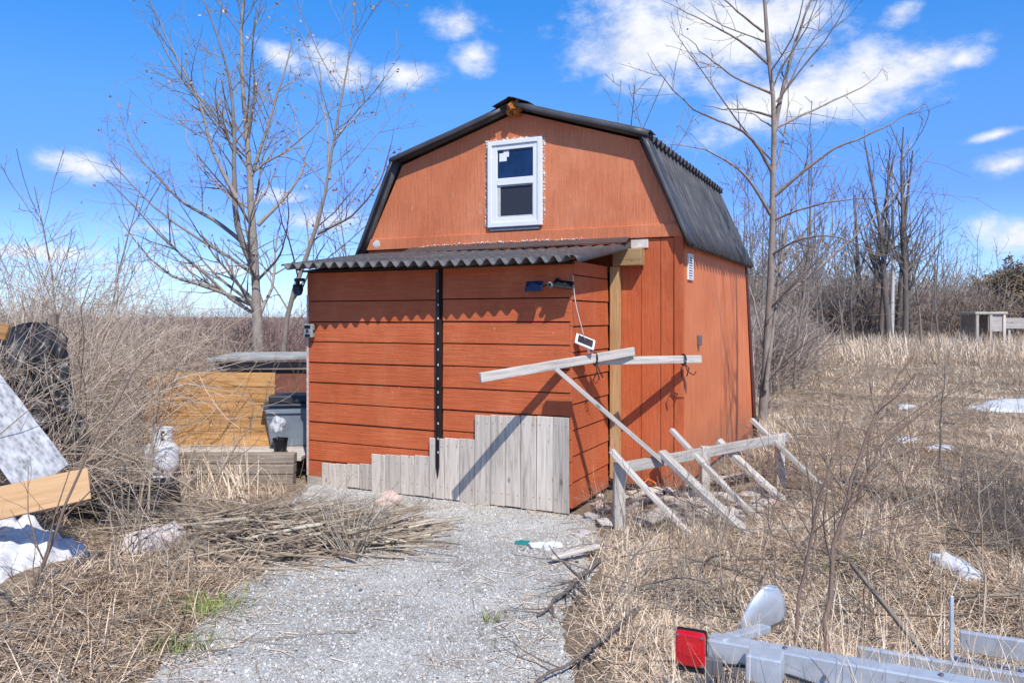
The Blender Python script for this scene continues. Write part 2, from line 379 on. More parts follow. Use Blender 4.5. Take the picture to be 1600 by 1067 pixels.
# ------------------------------------------------------------------ ground shape
SUN_AZ_LOCAL, SUN_EL = 44.0, 51.0
CORN = np.array([.478, 6.17]); RZ = R(-26.0)
U = np.array([math.cos(RZ), math.sin(RZ)]); Vv = np.array([-math.sin(RZ), math.cos(RZ)])
def to_local(x, y):
    dx = x-CORN[0]; dy = y-CORN[1]; return dx*U[0]+dy*U[1], dx*Vv[0]+dy*Vv[1]
def W3(lx, ly, z): p = CORN+U*lx+Vv*ly; return np.array([p[0], p[1], z])
PATH = [(-.9,-2.5), (-1.3,1.5)] + [tuple(G(*p)[:2]) for p in [(170,1120),(235,1060),(268,1018),(330,960),(372,915),(425,888),(470,872),(440,850),(380,838),(400,800),(470,775)]] \
     + [(-1.95,7.42), (.5,6.20)] + [tuple(G(*p)[:2]) for p in [(930,812),(935,845),(910,868),(935,895),(885,945),(875,990),(893,1040),(905,1090)]] + [(.45,1.5), (.6,-2.5)]
def in_poly(x, y, poly):
    ins = np.zeros(x.shape, bool); n = len(poly)
    for i in range(n):
        x0, y0 = poly[i]; x1, y1 = poly[(i+1) % n]
        c = ((y0 > y) != (y1 > y)) & (x < (x1-x0)*(y-y0)/(y1-y0+1e-12)+x0); ins ^= c
    return ins
def dist_poly(x, y, poly):
    d = np.full(x.shape, 1e9); n = len(poly)
    for i in range(n):
        a = np.array(poly[i]); b = np.array(poly[(i+1) % n]); ab = b-a
        t = np.clip(((x-a[0])*ab[0]+(y-a[1])*ab[1])/(ab@ab+1e-9), 0, 1)
        d = np.minimum(d, np.hypot(x-a[0]-t*ab[0], y-a[1]-t*ab[1]))
    return d
def lump(x, y):
    return (np.sin(x*1.7+y*.6+1)*np.sin(y*1.9-x*.5)+.6*np.sin(x*3.9+2)*np.sin(y*3.3+x)+.5*np.sin(x*.55-1)*np.sin(y*.43))
def hgt(x, y):
    x = np.asarray(x, float); y = np.asarray(y, float)
    lx, ly = to_local(x, y)
    ds = np.hypot(np.maximum(np.maximum(-2.9-lx, lx-.9), 0), np.maximum(np.maximum(-.4-ly, ly-4.6), 0))
    dp = np.where(in_poly(x, y, PATH), 0, dist_poly(x, y, PATH))
    k = np.clip(np.minimum(ds/1.2, dp/.9), 0, 1); k = k*k*(3-2*k)
    h = .045*lump(x, y)+.03
    h = h+.22*np.exp(-((x+2.35)/.75)**2-((y-4.0)/.9)**2)+.12*np.exp(-((x-2.6)/.9)**2-((y-5.2)/.8)**2)
    far = np.clip((y-14)/40, 0, 1); h = h*(1-far*.3)
    return h*k
def ground_sheet():
    xs = np.unique(np.concatenate([np.linspace(-9, 12, 190), np.linspace(-40, -9, 60), np.linspace(12, 45, 60), [-900,-400,-200,-100,-70,70,100,200,400,900]]))
    ys = np.unique(np.concatenate([np.linspace(-3, 16, 180), np.linspace(16, 50, 70), [-300,-100,-40,-15,-6,60,80,110,160,250,400,700,1200]]))
    X, Y = np.meshgrid(xs, ys); Z = hgt(X, Y); Z = np.where((np.abs(X) > 46) | (Y > 52) | (Y < -4), 0, Z)
    n, k = len(ys), len(xs); i = (np.arange(n-1)[:, None]*k+np.arange(k-1)[None]).ravel()
    o = np_mesh('ground', np.stack([X, Y, Z], -1), np.stack([i, i+1, i+1+k, i+k], -1), M['ground'])
    tag(o, kind='structure')
ground_sheet()
def path_sheet():
    # outline broken up into small steps with ragged edges
    pts = []
    n = len(PATH)
    for i in range(n):
        a = np.array(PATH[i]); b = np.array(PATH[(i+1) % n]); L = np.linalg.norm(b-a); k = max(1, int(L/.06))
        for j in range(k):
            p = a+(b-a)*j/k; pts.append(p+rng.normal(0, .016, 2))
    bm = bmesh.new(); vs = [bm.verts.new((p[0], p[1], .006)) for p in pts]
    f = bm.faces.new(vs); bmesh.ops.triangulate(bm, faces=[f]); bmesh.ops.recalc_face_normals(bm, faces=bm.faces)
    me = bpy.data.meshes.new('gravel_path'); bm.to_mesh(me); bm.free(); me.materials.append(M['gravel'])
    if me.polygons and me.polygons[0].normal.z < 0: me.flip_normals()
    o = bpy.data.objects.new('gravel_path', me); COL.objects.link(o); tag(o, kind='structure')
path_sheet()

# loose stones on the path
def pebbles():
    n = 52000
    Y = 2.6+4.6*rng.random(n*2)**1.3; X = rng.uniform(-3.6, 1.6, n*2)
    k = in_poly(X, Y, PATH); X = X[k][:n]; Y = Y[k][:n]; n = len(X)
    r = rng.gamma(2.2, .0009, n)+.0011
    base = np.array([(-1,-1,-1),(1,-1,-1),(1,1,-1),(-1,1,-1),(-1,-1,1),(1,-1,1),(1,1,1),(-1,1,1)], float)*.75
    V = base[None]*(1+rng.normal(0, .28, (n, 8, 3))); V[..., 2] *= .65
    a = rng.uniform(0, 6.28, n); c, s_ = np.cos(a)[:, None], np.sin(a)[:, None]
    W = np.stack([V[..., 0]*c-V[..., 1]*s_, V[..., 0]*s_+V[..., 1]*c, V[..., 2]], -1)*r[:, None, None]
    W += np.stack([X, Y, .006+r*.35], -1)[:, None]
    fq = np.array([(3,2,1,0),(4,5,6,7),(0,1,5,4),(1,2,6,5),(2,3,7,6),(3,0,4,7)])
    Fq = fq[None]+np.arange(n)[:, None, None]*8
    o = np_mesh('loose_gravel', W, Fq, M['pebble'], np.repeat(np.clip(rng.normal(.5, .24, n), 0, 1), 8), smooth=False)
    tag(o, 'loose pale grey gravel scattered over the path', 'gravel', kind='stuff')
pebbles()

# ------------------------------------------------------------------ grass
SNOW = [[(1400,639),(1415,633),(1432,636),(1425,643),(1405,643)], [(1500,643),(1540,634),(1600,628),(1680,630),(1690,645),(1600,647),(1540,645)],
        [(1440,707),(1465,701),(1490,704),(1485,712),(1455,713)], [(1395,690),(1415,686),(1436,688),(1418,692)], [(1440,915),(1468,909),(1502,917),(1536,935),(1515,940),(1475,925)]]
SNOW_W = [[tuple(G(*p)[:2]) for p in q] for q in SNOW]
def free(x, y, margin=.0):
    lx, ly = to_local(x, y)
    bad = ((lx > -.02) & (lx < .92) & (ly > -.3) & (ly < 1.05) & (rng.random(x.shape) < .8)) | ((x > -3.9) & (x < -2.42) & (y > 3.62) & (y < 5.0) & (rng.random(x.shape) < .85)) | ((x > -3.5) & (x < -2.4) & (y > 5.2) & (y < 6.5) & (rng.random(x.shape) < .8))
    for q in SNOW_W: bad |= in_poly(x, y, q) & (rng.random(x.shape) < .93)
    return _free(x, y) & ~bad
def _free(x, y):
    lx, ly = to_local(x, y)
    shed = ((lx > -2.95) & (lx < .78) & (ly > .95) & (ly < 4.6)) | ((lx > -2.8) & (lx < .06) & (ly > -.06) & (ly < 1.2))
    inp = in_poly(x, y, PATH); d = dist_poly(x, y, PATH)
    fringe = rng.random(x.shape) < np.exp(-d/.13)*.34
    thin = rng.random(x.shape) < np.clip(d/.30, 0, 1)*.75+.25
    return ~shed & ((~inp & thin) | fringe)
def make_blades(st, x, y, ln, az, lean, w, col, K=4, z=None):
    n = len(x); z = hgt(x, y) if z is None else z
    p0 = np.stack([x, y, z-.005], -1); dh = np.stack([np.cos(az), np.sin(az), np.zeros(n)], -1)
    u = np.linspace(0, 1, K); ang = lean[:, None]+u[None]*rng.uniform(.2, 1.1, n)[:, None]
    ang = np.minimum(ang, 1.75)
    seg = ln[:, None]/(K-1)
    dr = dh[:, None]*np.sin(ang)[..., None]+np.array([0, 0, 1.])*np.cos(ang)[..., None]
    pts = p0[:, None]+np.concatenate([np.zeros((n, 1, 3)), np.cumsum(dr[:, :-1]*seg[..., None], 1)], 1)
    pts[..., 2] = np.maximum(pts[..., 2], z[:, None]+.004*rng.random((n, 1)))
    tw = rng.uniform(0, 6.28, n); side = np.stack([-np.sin(az)+.4*np.cos(tw), np.cos(az)+.4*np.sin(tw), .35*np.sin(tw)], -1)
    wd = w[:, None]*np.array([1., .9, .65, .12]) if K == 4 else w[:, None]*np.linspace(1, .12, K)
    st.blades(pts, wd, nrm(side), col)
def scatter(n, y0, y1, xl, xr, powr=1.0):
    """random points, n of them, between depths y0..y1 and lateral slopes xl..xr"""
    y = np.sqrt(rng.uniform(y0**2, y1**2, n)) if powr == 1 else y0+(y1-y0)*rng.random(n)**powr
    x = y*rng.uniform(xl, xr, n); return x, y
def clumps(st, nc, per, y0, y1, xl, xr, L, W, lean, spread=.06, keep=None, colmu=.5, powr=1.0):
    cx, cy = scatter(nc, y0, y1, xl, xr, powr)
    if keep is not None:
        k = keep(cx, cy); cx, cy = cx[k], cy[k]
    k = free(cx, cy) & ~((np.sin(cx*3.1+2*np.sin(cy*1.7))*np.sin(cy*2.7-cx*.8) > .55) & (rng.random(len(cx)) < .75)); cx, cy = cx[k], cy[k]; nc = len(cx)
    flow = 2.2*np.sin(cx*.9+cy*.4)+1.3*np.sin(cy*.8-cx*.3+2)
    cl = rng.uniform(.6, 1.25, nc); cc = np.clip(rng.normal(colmu, .14, nc)+.16*np.sin(cx*1.9+1.3*np.sin(cy*1.3))*np.sin(cy*1.6+.7*cx), 0, 1); clean = rng.uniform(lean[0], lean[1], nc)
    i = np.repeat(np.arange(nc), per); n = len(i)
    ox = rng.normal(0, spread, n); oy = rng.normal(0, spread, n)
    x = cx[i]+ox; y = cy[i]+oy; k = free(x, y); x, y, i, ox, oy = x[k], y[k], i[k], ox[k], oy[k]; n = len(i)
    az = np.where(rng.random(n) < .6, np.arctan2(oy, ox)+rng.normal(0, .5, n), flow[i]+rng.normal(0, .6, n))
    make_blades(st, x, y, cl[i]*rng.uniform(L[0], L[1], n), az, np.clip(clean[i]+rng.normal(0, .3, n), .02, 1.5),
                rng.uniform(W[0], W[1], n), np.clip(cc[i]+rng.normal(0, .17, n), 0, 1))
st = Strands()
clumps(st, 9500, 13, 2.7, 8.2, -.95, .95, (.05,.19), (.0010,.0024), (1.0,1.5), .075, None, .5)
clumps(st, 9500, 14, 7.5, 17, -1.0, 1.0, (.06,.22), (.0020,.0042), (.9,1.45), .11, None, .52)
clumps(st, 7500, 12, 16, 40, -.95, 1.0, (.10,.28), (.005,.011), (.5,1.35), .20, None, .55)
clumps(st, 5000, 8, 38, 85, -.95, 1.0, (.4,.9), (.02,.04), (.1,.8), .4)
# thick matted straw in the left foreground and beside the trailer
left = lambda x, y: (x < -.9-.28*(y-3)) & (y < 5.4)
clumps(st, 3400, 18, 2.8, 5.6, -.95, -.25, (.08,.27), (.0012,.0030), (1.0,1.5), .08, left, .6)
right = lambda x, y: (x > .45)
clumps(st, 3000, 18, 2.8, 6.2, .10, .95, (.08,.27), (.0012,.0028), (1.0,1.5), .08, right, .6)
clumps(st, 110, 16, 2.45, 2.95, .22, .75, (.28,.5), (.0011,.0024), (.2,.9), .05, None, .62)
tuf = lambda x, y: np.sin(x*2.3+y*1.1)*np.sin(y*2.9-x*1.3) > .25
clumps(st, 900, 18, 3.2, 12, .12, .95, (.15,.36), (.0014,.0030), (.2,1.0), .06, tuf, .62)
# tall tan grass at the foot of the woods
clumps(st, 1500, 15, 25, 42, .28, .95, (.45,.95), (.008,.016), (.05,.6), .2, None, .66)
clumps(st, 140, 14, 6.2, 10, -.62, -.25, (.25,.6), (.002,.004), (.1,.7), .06, None, .7)
tag(st.build('dead_grass', M['straw']), 'matted dead tan grass covering the field and verges', 'grass', kind='stuff')
# litter of straw lying on the gravel verges
st = Strands()
n = 18000; x = rng.uniform(-3.2, 1.4, n); y = rng.uniform(2.8, 6.6, n); d = dist_poly(x, y, PATH)
k = in_poly(x, y, PATH) & (rng.random(n) < np.exp(-d/.26)*.75+.03); x, y = x[k], y[k]; n = len(x)
make_blades(st, x, y, rng.uniform(.04, .22, n), rng.uniform(0, 6.28, n), np.full(n, 1.5), rng.uniform(.001, .0025, n), rng.random(n), z=np.full(n, .013))
tag(st.build('straw_litter', M['straw']), 'loose straw strewn along the edges of the gravel', 'straw', kind='stuff')
st = Strands()
for (px, py, sp, n) in [(320,945,.12,420),(280,1005,.09,220),(770,962,.03,40),(1330,905,.16,160)]:
    c = G(px, py, .03); x = rng.normal(c[0], sp, n); y = rng.normal(c[1], sp*.7, n)
    make_blades(st, x, y, rng.uniform(.04, .12, n), rng.uniform(0, 6.28, n), rng.uniform(.2, 1.1, n), rng.uniform(.0015, .003, n), rng.random(n))
tag(st.build('green_grass', M['green']), 'small patches of fresh green grass at the edge of the gravel', 'grass', kind='stuff')

# ------------------------------------------------------------------ the shed
shed = empty('barn_shed', (CORN[0], CORN[1], 0), RZ)
tag(shed, 'orange gambrel barn shed with charcoal corrugated roof and boarded lean-to porch', 'shed')
XC, HW, YF, YB = -1.06, 1.71, 1.03, 4.39
EAVE, KX, KZ, PZ = 2.32, 1.31, 3.20, 3.595
XP = XC+.085
# lower front wall: plywood sheets with grooves
mb = MB()
gx = [XC-HW, -2.2, -1.6, -1.0, -.4, .03, .27, .45, XC+HW-.075]
for a, b_ in zip(gx[:-1], gx[1:]): mb.box(a+.003, b_-.003, YF, YF+.05, .07, EAVE-.02)
mb.box(XC-HW+.01, XC+HW-.05, YF+.012, YF+.06, .075, EAVE-.03)
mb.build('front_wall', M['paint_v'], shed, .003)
mb = MB(); mb.box(XC+HW-.073, XC+HW+.006, YF-.014, YF+.02, .06, EAVE-.01)
mb.build('corner_board', M['paint_v'], shed, .004)
mb = MB(); mb.box(XC-HW, XC+HW+.012, YF-.022, YF+.03, EAVE-.012, EAVE+.105)
mb.build('trim_band', M['paint_gable'], shed, .004)
# gable
gp = [(XC-HW+.005, EAVE+.107), (XC+HW-.005, EAVE+.107), (XC+KX, KZ), (XP, PZ), (XC-KX+.05, KZ-.01)]
gp[0] = (XC-HW+.05, EAVE+.107); gp[1] = (XC+HW-.05, EAVE+.107)
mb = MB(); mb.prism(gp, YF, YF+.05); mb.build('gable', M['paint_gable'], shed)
# side walls (right one flares out a little at its far foot) and back wall
def side_wall(x, sgn, name='side_wall'):
    mb = MB(); ys = np.linspace(YF+.062, YB, 15)
    for i, (a, b_) in enumerate(zip(ys[:-1], ys[1:])):
        def off(y, z): return sgn*.10*max(0, (y-2.6)/1.8)**2*(1-z/2.3)
        vs = []
        for z in (.08, EAVE):
            for y in (a+.0035, b_-.0035):
                for t in (0, -.03): vs.append((x+sgn*t+off(y, z), y, z))
        mb.add(vs, [(0,2,3,1),(4,5,7,6),(0,1,5,4),(2,6,7,3),(0,4,6,2),(1,3,7,5)])
        vs = [(p[0]-sgn*.012, p[1]+(.006 if j % 4 >= 2 else -.006), p[2]) for j, p in enumerate(vs)]
        mb.add(vs, [(0,2,3,1),(4,5,7,6),(0,1,5,4),(2,6,7,3),(0,4,6,2),(1,3,7,5)])
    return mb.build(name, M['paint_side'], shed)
side_wall(XC+HW, 1); side_wall(XC-HW, -1)
mb = MB(); mb.prism([(XC-HW+.04, .08), (XC+HW-.04, .08), (XC+HW-.04, EAVE), (XC+KX, KZ), (XP, PZ), (XC-KX+.05, KZ-.01), (XC-HW+.04, EAVE)], YB-.05, YB-.001)
mb.build('back_wall', M['paint_v'], shed)
mb = MB(); mb.box(XC-HW+.03, XC+HW-.03, YF+.08, YB-.06, -.02, .12); mb.build('floor_frame', M['old_beam'], shed)
mb = MB()   # dark tin strip covering the far corner, leaning with the flared wall
mb.add([(XC+HW+.006, YB-.03, EAVE), (XC+HW+.02, YB+.02, EAVE), (XC+HW-.03, YB+.02, EAVE), (XC+HW+.125, YB-.03, .02), (XC+HW+.15, YB+.02, .02), (XC+HW+.08, YB+.02, .02)],
       [(0,1,4,3), (1,2,5,4), (2,0,3,5), (0,2,1), (3,4,5)])
mb.build('corner_strip', mat_simple('brown_tin', (.10,.035,.03), .5, .2), shed)
# corrugated roof
def corr(name, p0, p1, y0, y1, amp=.030, pitch=.15, rows=5, sag=0.0, ragged=.0, parent=shed):
    p0 = np.array(p0, float); p1 = np.array(p1, float); d = p1-p0; nl = np.array([-d[1], d[0]]); nl /= np.linalg.norm(nl)
    if nl[1] < 0: nl = -nl
    ny = int((y1-y0)/pitch*10)+1; ys = np.linspace(y0, y1, ny); u = np.linspace(0, 1, rows)
    V = np.empty((rows, ny, 3))
    for r_, t in enumerate(u):
        w = amp*np.sin(ys/pitch*2*np.pi)
        if r_ == 0 and ragged: w = w+ragged*np.sin(np.floor(ys/.62)*12.9)
        V[r_, :, 0] = p0[0]+d[0]*t+nl[0]*w; V[r_, :, 1] = ys; V[r_, :, 2] = p0[1]+d[1]*t+nl[1]*w-sag*math.sin(math.pi*t)
    i = (np.arange(rows-1)[:, None]*ny+np.arange(ny-1)[None]).ravel()
    o = np_mesh(name, V, np.stack([i, i+1, i+1+ny, i+ny], -1), M['roof'], None, parent)
    md = o.modifiers.new('thickness', 'SOLIDIFY'); md.thickness = .005; md.offset = 0
    return o
Y0, Y1 = YF-.10, YB+.10
for s in (1, -1):
    corr('roof_panel', (XC+s*(HW+.075), EAVE-.10), (XC+s*(KX+(.035 if s > 0 else -.005)), KZ+.035), Y0, Y1, ragged=.004)
    corr('roof_panel', (XC+s*(KX+(.105 if s > 0 else .04)), KZ+.022), (XP+s*.03, PZ+.050), Y0+.01, Y1, ragged=.006)
# rounded flashing along the front edges
def verge(p0, p1, drop, wob=0.0, name='verge_flashing', sc=1.0):
    p0 = np.array(p0, float); p1 = np.array(p1, float); d = p1-p0; L = np.linalg.norm(d); t = d/L; nl = np.array([-t[1], t[0]])
    if nl[1] < 0: nl = -nl
    prof = [(.20, .026), (.10, .030), (.03, .034), (-.012, .028), (-.034, .006), (-.040, -.03), (-.036, -drop*.8), (-.028, -drop)]   # (y, along normal)
    prof = [(y_*(1 if y_ > .05 else sc), n_*sc if n_ < 0 else n_) for y_, n_ in prof]
    rows = []
    for k in range(9):
        u = k/8; q = p0+d*u; wv = wob*math.sin(u*5+1)
        rows.append([(q[0]+nl[0]*(n_+wv), Y0+y_+wv*.6, q[1]+nl[1]*(n_+wv)) for y_, n_ in prof])
    mb = MB(); n = len(prof); mb.add([p for r_ in rows for p in r_], [(k*n+j, k*n+j+1, (k+1)*n+j+1, (k+1)*n+j) for k in range(8) for j in range(n-1)])
    return mb.build(name, M['flash'], shed, smooth=True, solid=.005)
verge((XC+HW+.075, EAVE-.10), (XC+KX+.05, KZ+.025), .008, sc=.2)
verge((XC-HW-.075, EAVE-.10), (XC-KX-.01, KZ+.015), .012, sc=.5)
verge((XC+KX+.12, KZ+.020), (XP+.05, PZ+.046), .045, .008, sc=.6)
verge((XC-KX-.04, KZ+.018), (XP-.13, PZ+.020), .045, .010, sc=.6)
mb = MB()   # ridge cap, lifted at the front end
mb.add([(XP-.20, Y0-.05, PZ+.045), (XP-.02, Y0-.06, PZ+.115), (XP+.17, Y0-.02, PZ+.055), (XP-.17, Y1, PZ+.06), (XP, Y1, PZ+.085), (XP+.17, Y1, PZ+.06), (XP-.05, Y0-.055, PZ+.10), (XP+.03, Y0-.05, PZ+.105)],
       [(0,6,4,3), (6,1,4), (1,7,4), (7,2,5,4)])
mb.build('ridge_cap', M['flash'], shed, solid=.006)
def blob(name, c, r, mat, parent=None, rough=.35, seed=0, sub=2, flat=0.0, loc=None, pieces=None):
    rr = random.Random(seed); bm = bmesh.new()
    for (pc, pr) in (pieces or [(c, r)]):
        g = bmesh.ops.create_icosphere(bm, subdivisions=sub, radius=1.0)
        ph = [rr.uniform(0, 6.28) for _ in range(6)]
        for v in g['verts']:
            q = v.co.copy(); k = 1+rough*(math.sin(q.x*3.1+ph[0])*math.sin(q.y*2.7+ph[1])*.6+math.sin(q.z*4.3+ph[2]+q.x*2)*.4)+rr.uniform(-.5, .5)*rough*.35
            v.co = Vector((q.x*pr[0]*k+pc[0], q.y*pr[1]*k+pc[1], max(q.z*k, -1+flat)*pr[2]+pc[2]))
    me = bpy.data.meshes.new(name); bm.to_mesh(me); bm.free(); me.materials.append(mat)
    o = bpy.data.objects.new(name, me); COL.objects.link(o)
    if parent: o.parent = parent
    if loc is not None: o.location = loc
    return o
blob('foam_filler', None, None, M['foam'], shed, .5, 3, pieces=[((XP-.02, Y0+.01, PZ+.035), (.05,.05,.05)), ((XP-.05, Y0+.03, PZ+.005), (.04,.04,.05)), ((XP+.015, Y0+.03, PZ+.06), (.04,.04,.04)), ((XP+.03, Y0+.04, PZ+.005), (.05,.05,.05))])
# window
win = empty('window', (0,0,0)); win.parent = shed
wx0, wx1, wz0, wz1 = -1.285, -.700, 2.475, 3.325
def ring(mb, x0, x1, z0, z1, w, y0, y1):
    wl, wr, wb, wt = w
    mb.box(x0, x0+wl, y0, y1, z0, z1); mb.box(x1-wr, x1, y0, y1, z0, z1)
    mb.box(x0+wl, x1-wr, y0+.001, y1, z0, z0+wb); mb.box(x0+wl, x1-wr, y0+.001, y1, z1-wt, z1)
mb = MB(); ring(mb, wx0, wx1, wz0, wz1, (.045,.045,.05,.045), YF-.045, YF); mb.build('window_frame', M['white'], win, .006)
mb = MB(); ring(mb, wx0+.046, wx1-.046, wz0+.051, wz1-.046, (.055,.05,.045,.045), YF-.032, YF-.002)
mb.box(wx0+.101, wx1-.096, YF-.036, YF-.002, 2.885, 2.955); mb.build('sash', M['white'], win, .005)
mb = MB(); mb.box(wx0+.10, wx1-.095, YF-.014, YF-.003, 2.95, wz1-.09); mb.build('glass', M['glass'], win)
mb = MB(); mb.box(wx0+.10, wx1-.095, YF-.014, YF-.003, wz0+.095, 2.886); mb.build('insect_screen', M['screen'], win)
mb = MB(); ring(mb, wx0+.103, wx1-.098, wz0+.098, 2.882, (.03,.008,.012,.008), YF-.022, YF-.0145); mb.build('screen_frame', mat_simple('grey_vinyl', (.55,.55,.54), .5), win, .002)
mb = MB(); mb.box(-1.165, -1.085, YF-.0165, YF-.0145, 3.125, 3.205); mb.box(-1.12, -1.06, YF-.0163, YF-.0145, 3.165, 3.225); mb.build('sticker', M['white'], win)
def smear(name, pts, r, mat, parent, seed):   # ragged bead of sealant along a line
    rr = random.Random(seed); pc = []
    for a, b_ in zip(pts[:-1], pts[1:]):
        a = Vector(a); b_ = Vector(b_); n = max(2, int((b_-a).length/.022))
        for k in range(n):
            q = a.lerp(b_, k/n); s_ = r*rr.uniform(.55, 1.5)
            pc.append(((q.x+rr.uniform(-.006, .006), q.y, q.z+rr.uniform(-.006, .006)), (s_*rr.uniform(.8, 1.3), .012, s_*rr.uniform(.8, 1.6))))
    return blob(name, None, None, mat, parent, .35, seed, 1, pieces=pc)
smear('sealant', [(wx0-.035, YF, wz0+.02), (wx0-.032, YF, wz1+.014), (wx1+.010, YF, wz1+.010), (wx1+.010, YF, wz0+.03)], .010, M['sealant'], win, 5)
mb = MB(); mb.box(wx0+.02, wx1-.03, YF-.03, YF, wz0-.035, wz0-.004); mb.build('sill', mat_simple('grey_sill', (.16,.18,.22), .6), win, .004)
smear('sealant_line', [(-2.1, YF-.025, EAVE+.0), (-1.5, YF-.025, EAVE+.012), (-.25, YF-.028, EAVE+.005)], .006, M['sealant'], shed, 8)
blob('paint_patch', (-2.64, YF-.021, EAVE+.05), (.052,.006,.045), mat_simple('off_white_patch', (.66,.60,.54), .8), shed, .25, 4)
# vent, junction box on the side wall
vent = empty('vent', (0,0,0)); vent.parent = shed
xs = XC+HW
mb = MB(); mb.box(xs, xs+.014, 1.20, 1.215, 1.93, 2.17); mb.box(xs, xs+.014, 1.385, 1.40, 1.93, 2.17); mb.box(xs+.0005, xs+.0145, 1.215, 1.385, 1.93, 1.945); mb.box(xs+.0005, xs+.0145, 1.215, 1.385, 2.155, 2.17); mb.build('vent_frame', M['white'], vent, .002)
mb = MB()
for k in range(9):
    z = 1.95+k*.0232; mb.add([(xs+.002, 1.216, z+.016), (xs+.012, 1.216, z), (xs+.012, 1.384, z), (xs+.002, 1.384, z+.016), (xs+.004, 1.216, z+.019), (xs+.014, 1.216, z+.003), (xs+.014, 1.384, z+.003), (xs+.004, 1.384, z+.019)], [(0,1,2,3),(4,7,6,5),(0,4,5,1),(1,5,6,2),(2,6,7,3),(3,7,4,0)])
mb.build('louvre', M['white'], vent)
mb = MB(); mb.box(xs, xs+.035, 1.60, 1.67, 1.32, 1.42); mb.build('junction_box', M['metal_dk'], shed, .008)
# ---- lean-to
mb = MB()
zb = [0.06, .235, .42, .60, .785, .975, 1.165, 1.36, 1.55, 1.745, 2.02]
for (a, b_) in ((-2.70, -1.262), (-1.206, 0.0)):
    dz = .008 if a > -2 else 0
    for i, (z0, z1) in enumerate(zip(zb[:-1], zb[1:])):
        j = random.uniform(-.002, .002)
        z0 = z0+(dz if i else 0); z1 = z1+dz-.009
        mb.add([(a, 0+j, z0), (b_, 0+j, z0), (b_, .03, z0), (a, .03, z0), (a, .008+j, z1), (b_, .008+j, z1), (b_, .03, z1), (a, .03, z1)],
               [(3,2,1,0),(4,5,6,7),(0,1,5,4),(1,2,6,5),(2,3,7,6),(3,0,4,7)])
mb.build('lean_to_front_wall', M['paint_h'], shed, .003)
mb = MB(); mb.box(-2.69, -.04, .026, .05, .05, 2.05); mb.box(-.05, -.020, .05, YF-.005, .05, 2.0); mb.build('dark_backing', mat_simple('dark_gap', (.03,.012,.008), .9), shed)
mb = MB(); zs = [.05, .26, .47, .68, .89, 1.10, 1.31, 1.52, 1.73, 1.94]
for i, (z0, z1) in enumerate(zip(zs[:-1], zs[1:])):
    mb.add([(.002, .004, z0), (.002, YF-.12, z0), (-.02, YF-.12, z0), (-.02, .004, z0), (-.006, .004, z1-.009), (-.006, YF-.12, z1-.009), (-.02, YF-.12, z1-.009), (-.02, .004, z1-.009)],
           [(3,2,1,0),(4,5,6,7),(0,1,5,4),(1,2,6,5),(2,3,7,6),(3,0,4,7)])
mb.prism([(0, 0)]*0 or [(-.02, 1.94), (-.008, 1.94), (-.008, 2.05), (-.02, 2.05)], .06, YF-.12)
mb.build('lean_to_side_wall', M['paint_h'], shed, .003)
mb = MB(); mb.add([(x_, y_, z_) for x_ in (-2.715, -2.69) for (y_, z_) in ((.002,.05),(YF-.005,.05),(YF-.005,2.25),(.002,2.03))], [(0,1,2,3),(7,6,5,4),(0,4,5,1),(1,5,6,2),(2,6,7,3),(3,7,4,0)]); mb.build('lean_to_side_wall', M['paint_h'], shed)
mb = MB(); mb.box(-2.716, -2.698, -.008, .0, .08, 1.80); mb.build('edge_strip', M['sealant'], shed)
mb = MB(); mb.box(-2.74, .03, -.05, -.005, 2.018, 2.036); mb.build('eave_rail', M['cord'], shed, .004)
# strap down the middle with pale rivets
mb = MB(); mb.box(-1.248, -1.216, -.046, -.036, .30, 1.98); mb.add([(-1.248,-.046,.30),(-1.216,-.046,.30),(-1.228,-.046,.20),(-1.248,-.036,.30),(-1.216,-.036,.30),(-1.228,-.036,.20)], [(0,2,1),(3,4,5),(0,3,5,2),(2,5,4,1)])
strap = mb.build('strap', M['black'], shed)
for k in range(12):
    mb = MB(); z = .42+k*.128+.01*math.sin(k*5); mb.box(-1.227, -1.217, -.049, -.0462, z-.009, z+.009); mb.build('rivet', M['wire'], strap)
# lean-to roof
def lean_roof():
    x0, x1 = -2.73, .075; pitch = .115; nx = int((x1-x0)/pitch*10); xs = np.linspace(x0, x1, nx); rows = 8; V = np.empty((rows, nx, 3))
    for r_ in range(rows):
        t = r_/(rows-1); fy = -.34+.12*(xs-x0)/(x1-x0); y = fy+t*(YF-.01-fy); z = 2.045+t*.205
        w = .027*np.sin((xs-x0)/pitch*2*np.pi+.5)*(1 if t < .93 else .6)
        V[r_, :, 0] = xs+(t*.05*(xs-x0)/(x1-x0)); V[r_, :, 1] = y+(.012*np.sin(np.floor((xs-x0)/.9)*7.7) if r_ == 0 else 0); V[r_, :, 2] = z+w+.008*np.sin(xs*2.1)
    i = (np.arange(rows-1)[:, None]*nx+np.arange(nx-1)[None]).ravel()
    o = np_mesh('lean_to_roof', V, np.stack([i, i+1, i+1+nx, i+nx], -1), M['roof'], None, shed)
    md = o.modifiers.new('thickness', 'SOLIDIFY'); md.thickness = .006; md.offset = 0
lean_roof()
mb = MB(); pr = []   # end sheet: the last wave folded down over the right edge
for k in range(7):
    t = k/6; y = -.22+t*(YF+.185); z = 2.06+t*.20
    pr.append([(.06+.05*t, y, z+.006), (.095+.05*t, y, z+.012), (.125+.05*t, y, z-.006), (.14+.05*t, y, z-.05)])
mb.add([p for r_ in pr for p in r_], [(k*4+j, k*4+j+1, k*4+j+5, k*4+j+4) for k in range(6) for j in range(3)])
mb.build('roof_edge_sheet', M['flash'], shed, smooth=True, solid=.006)
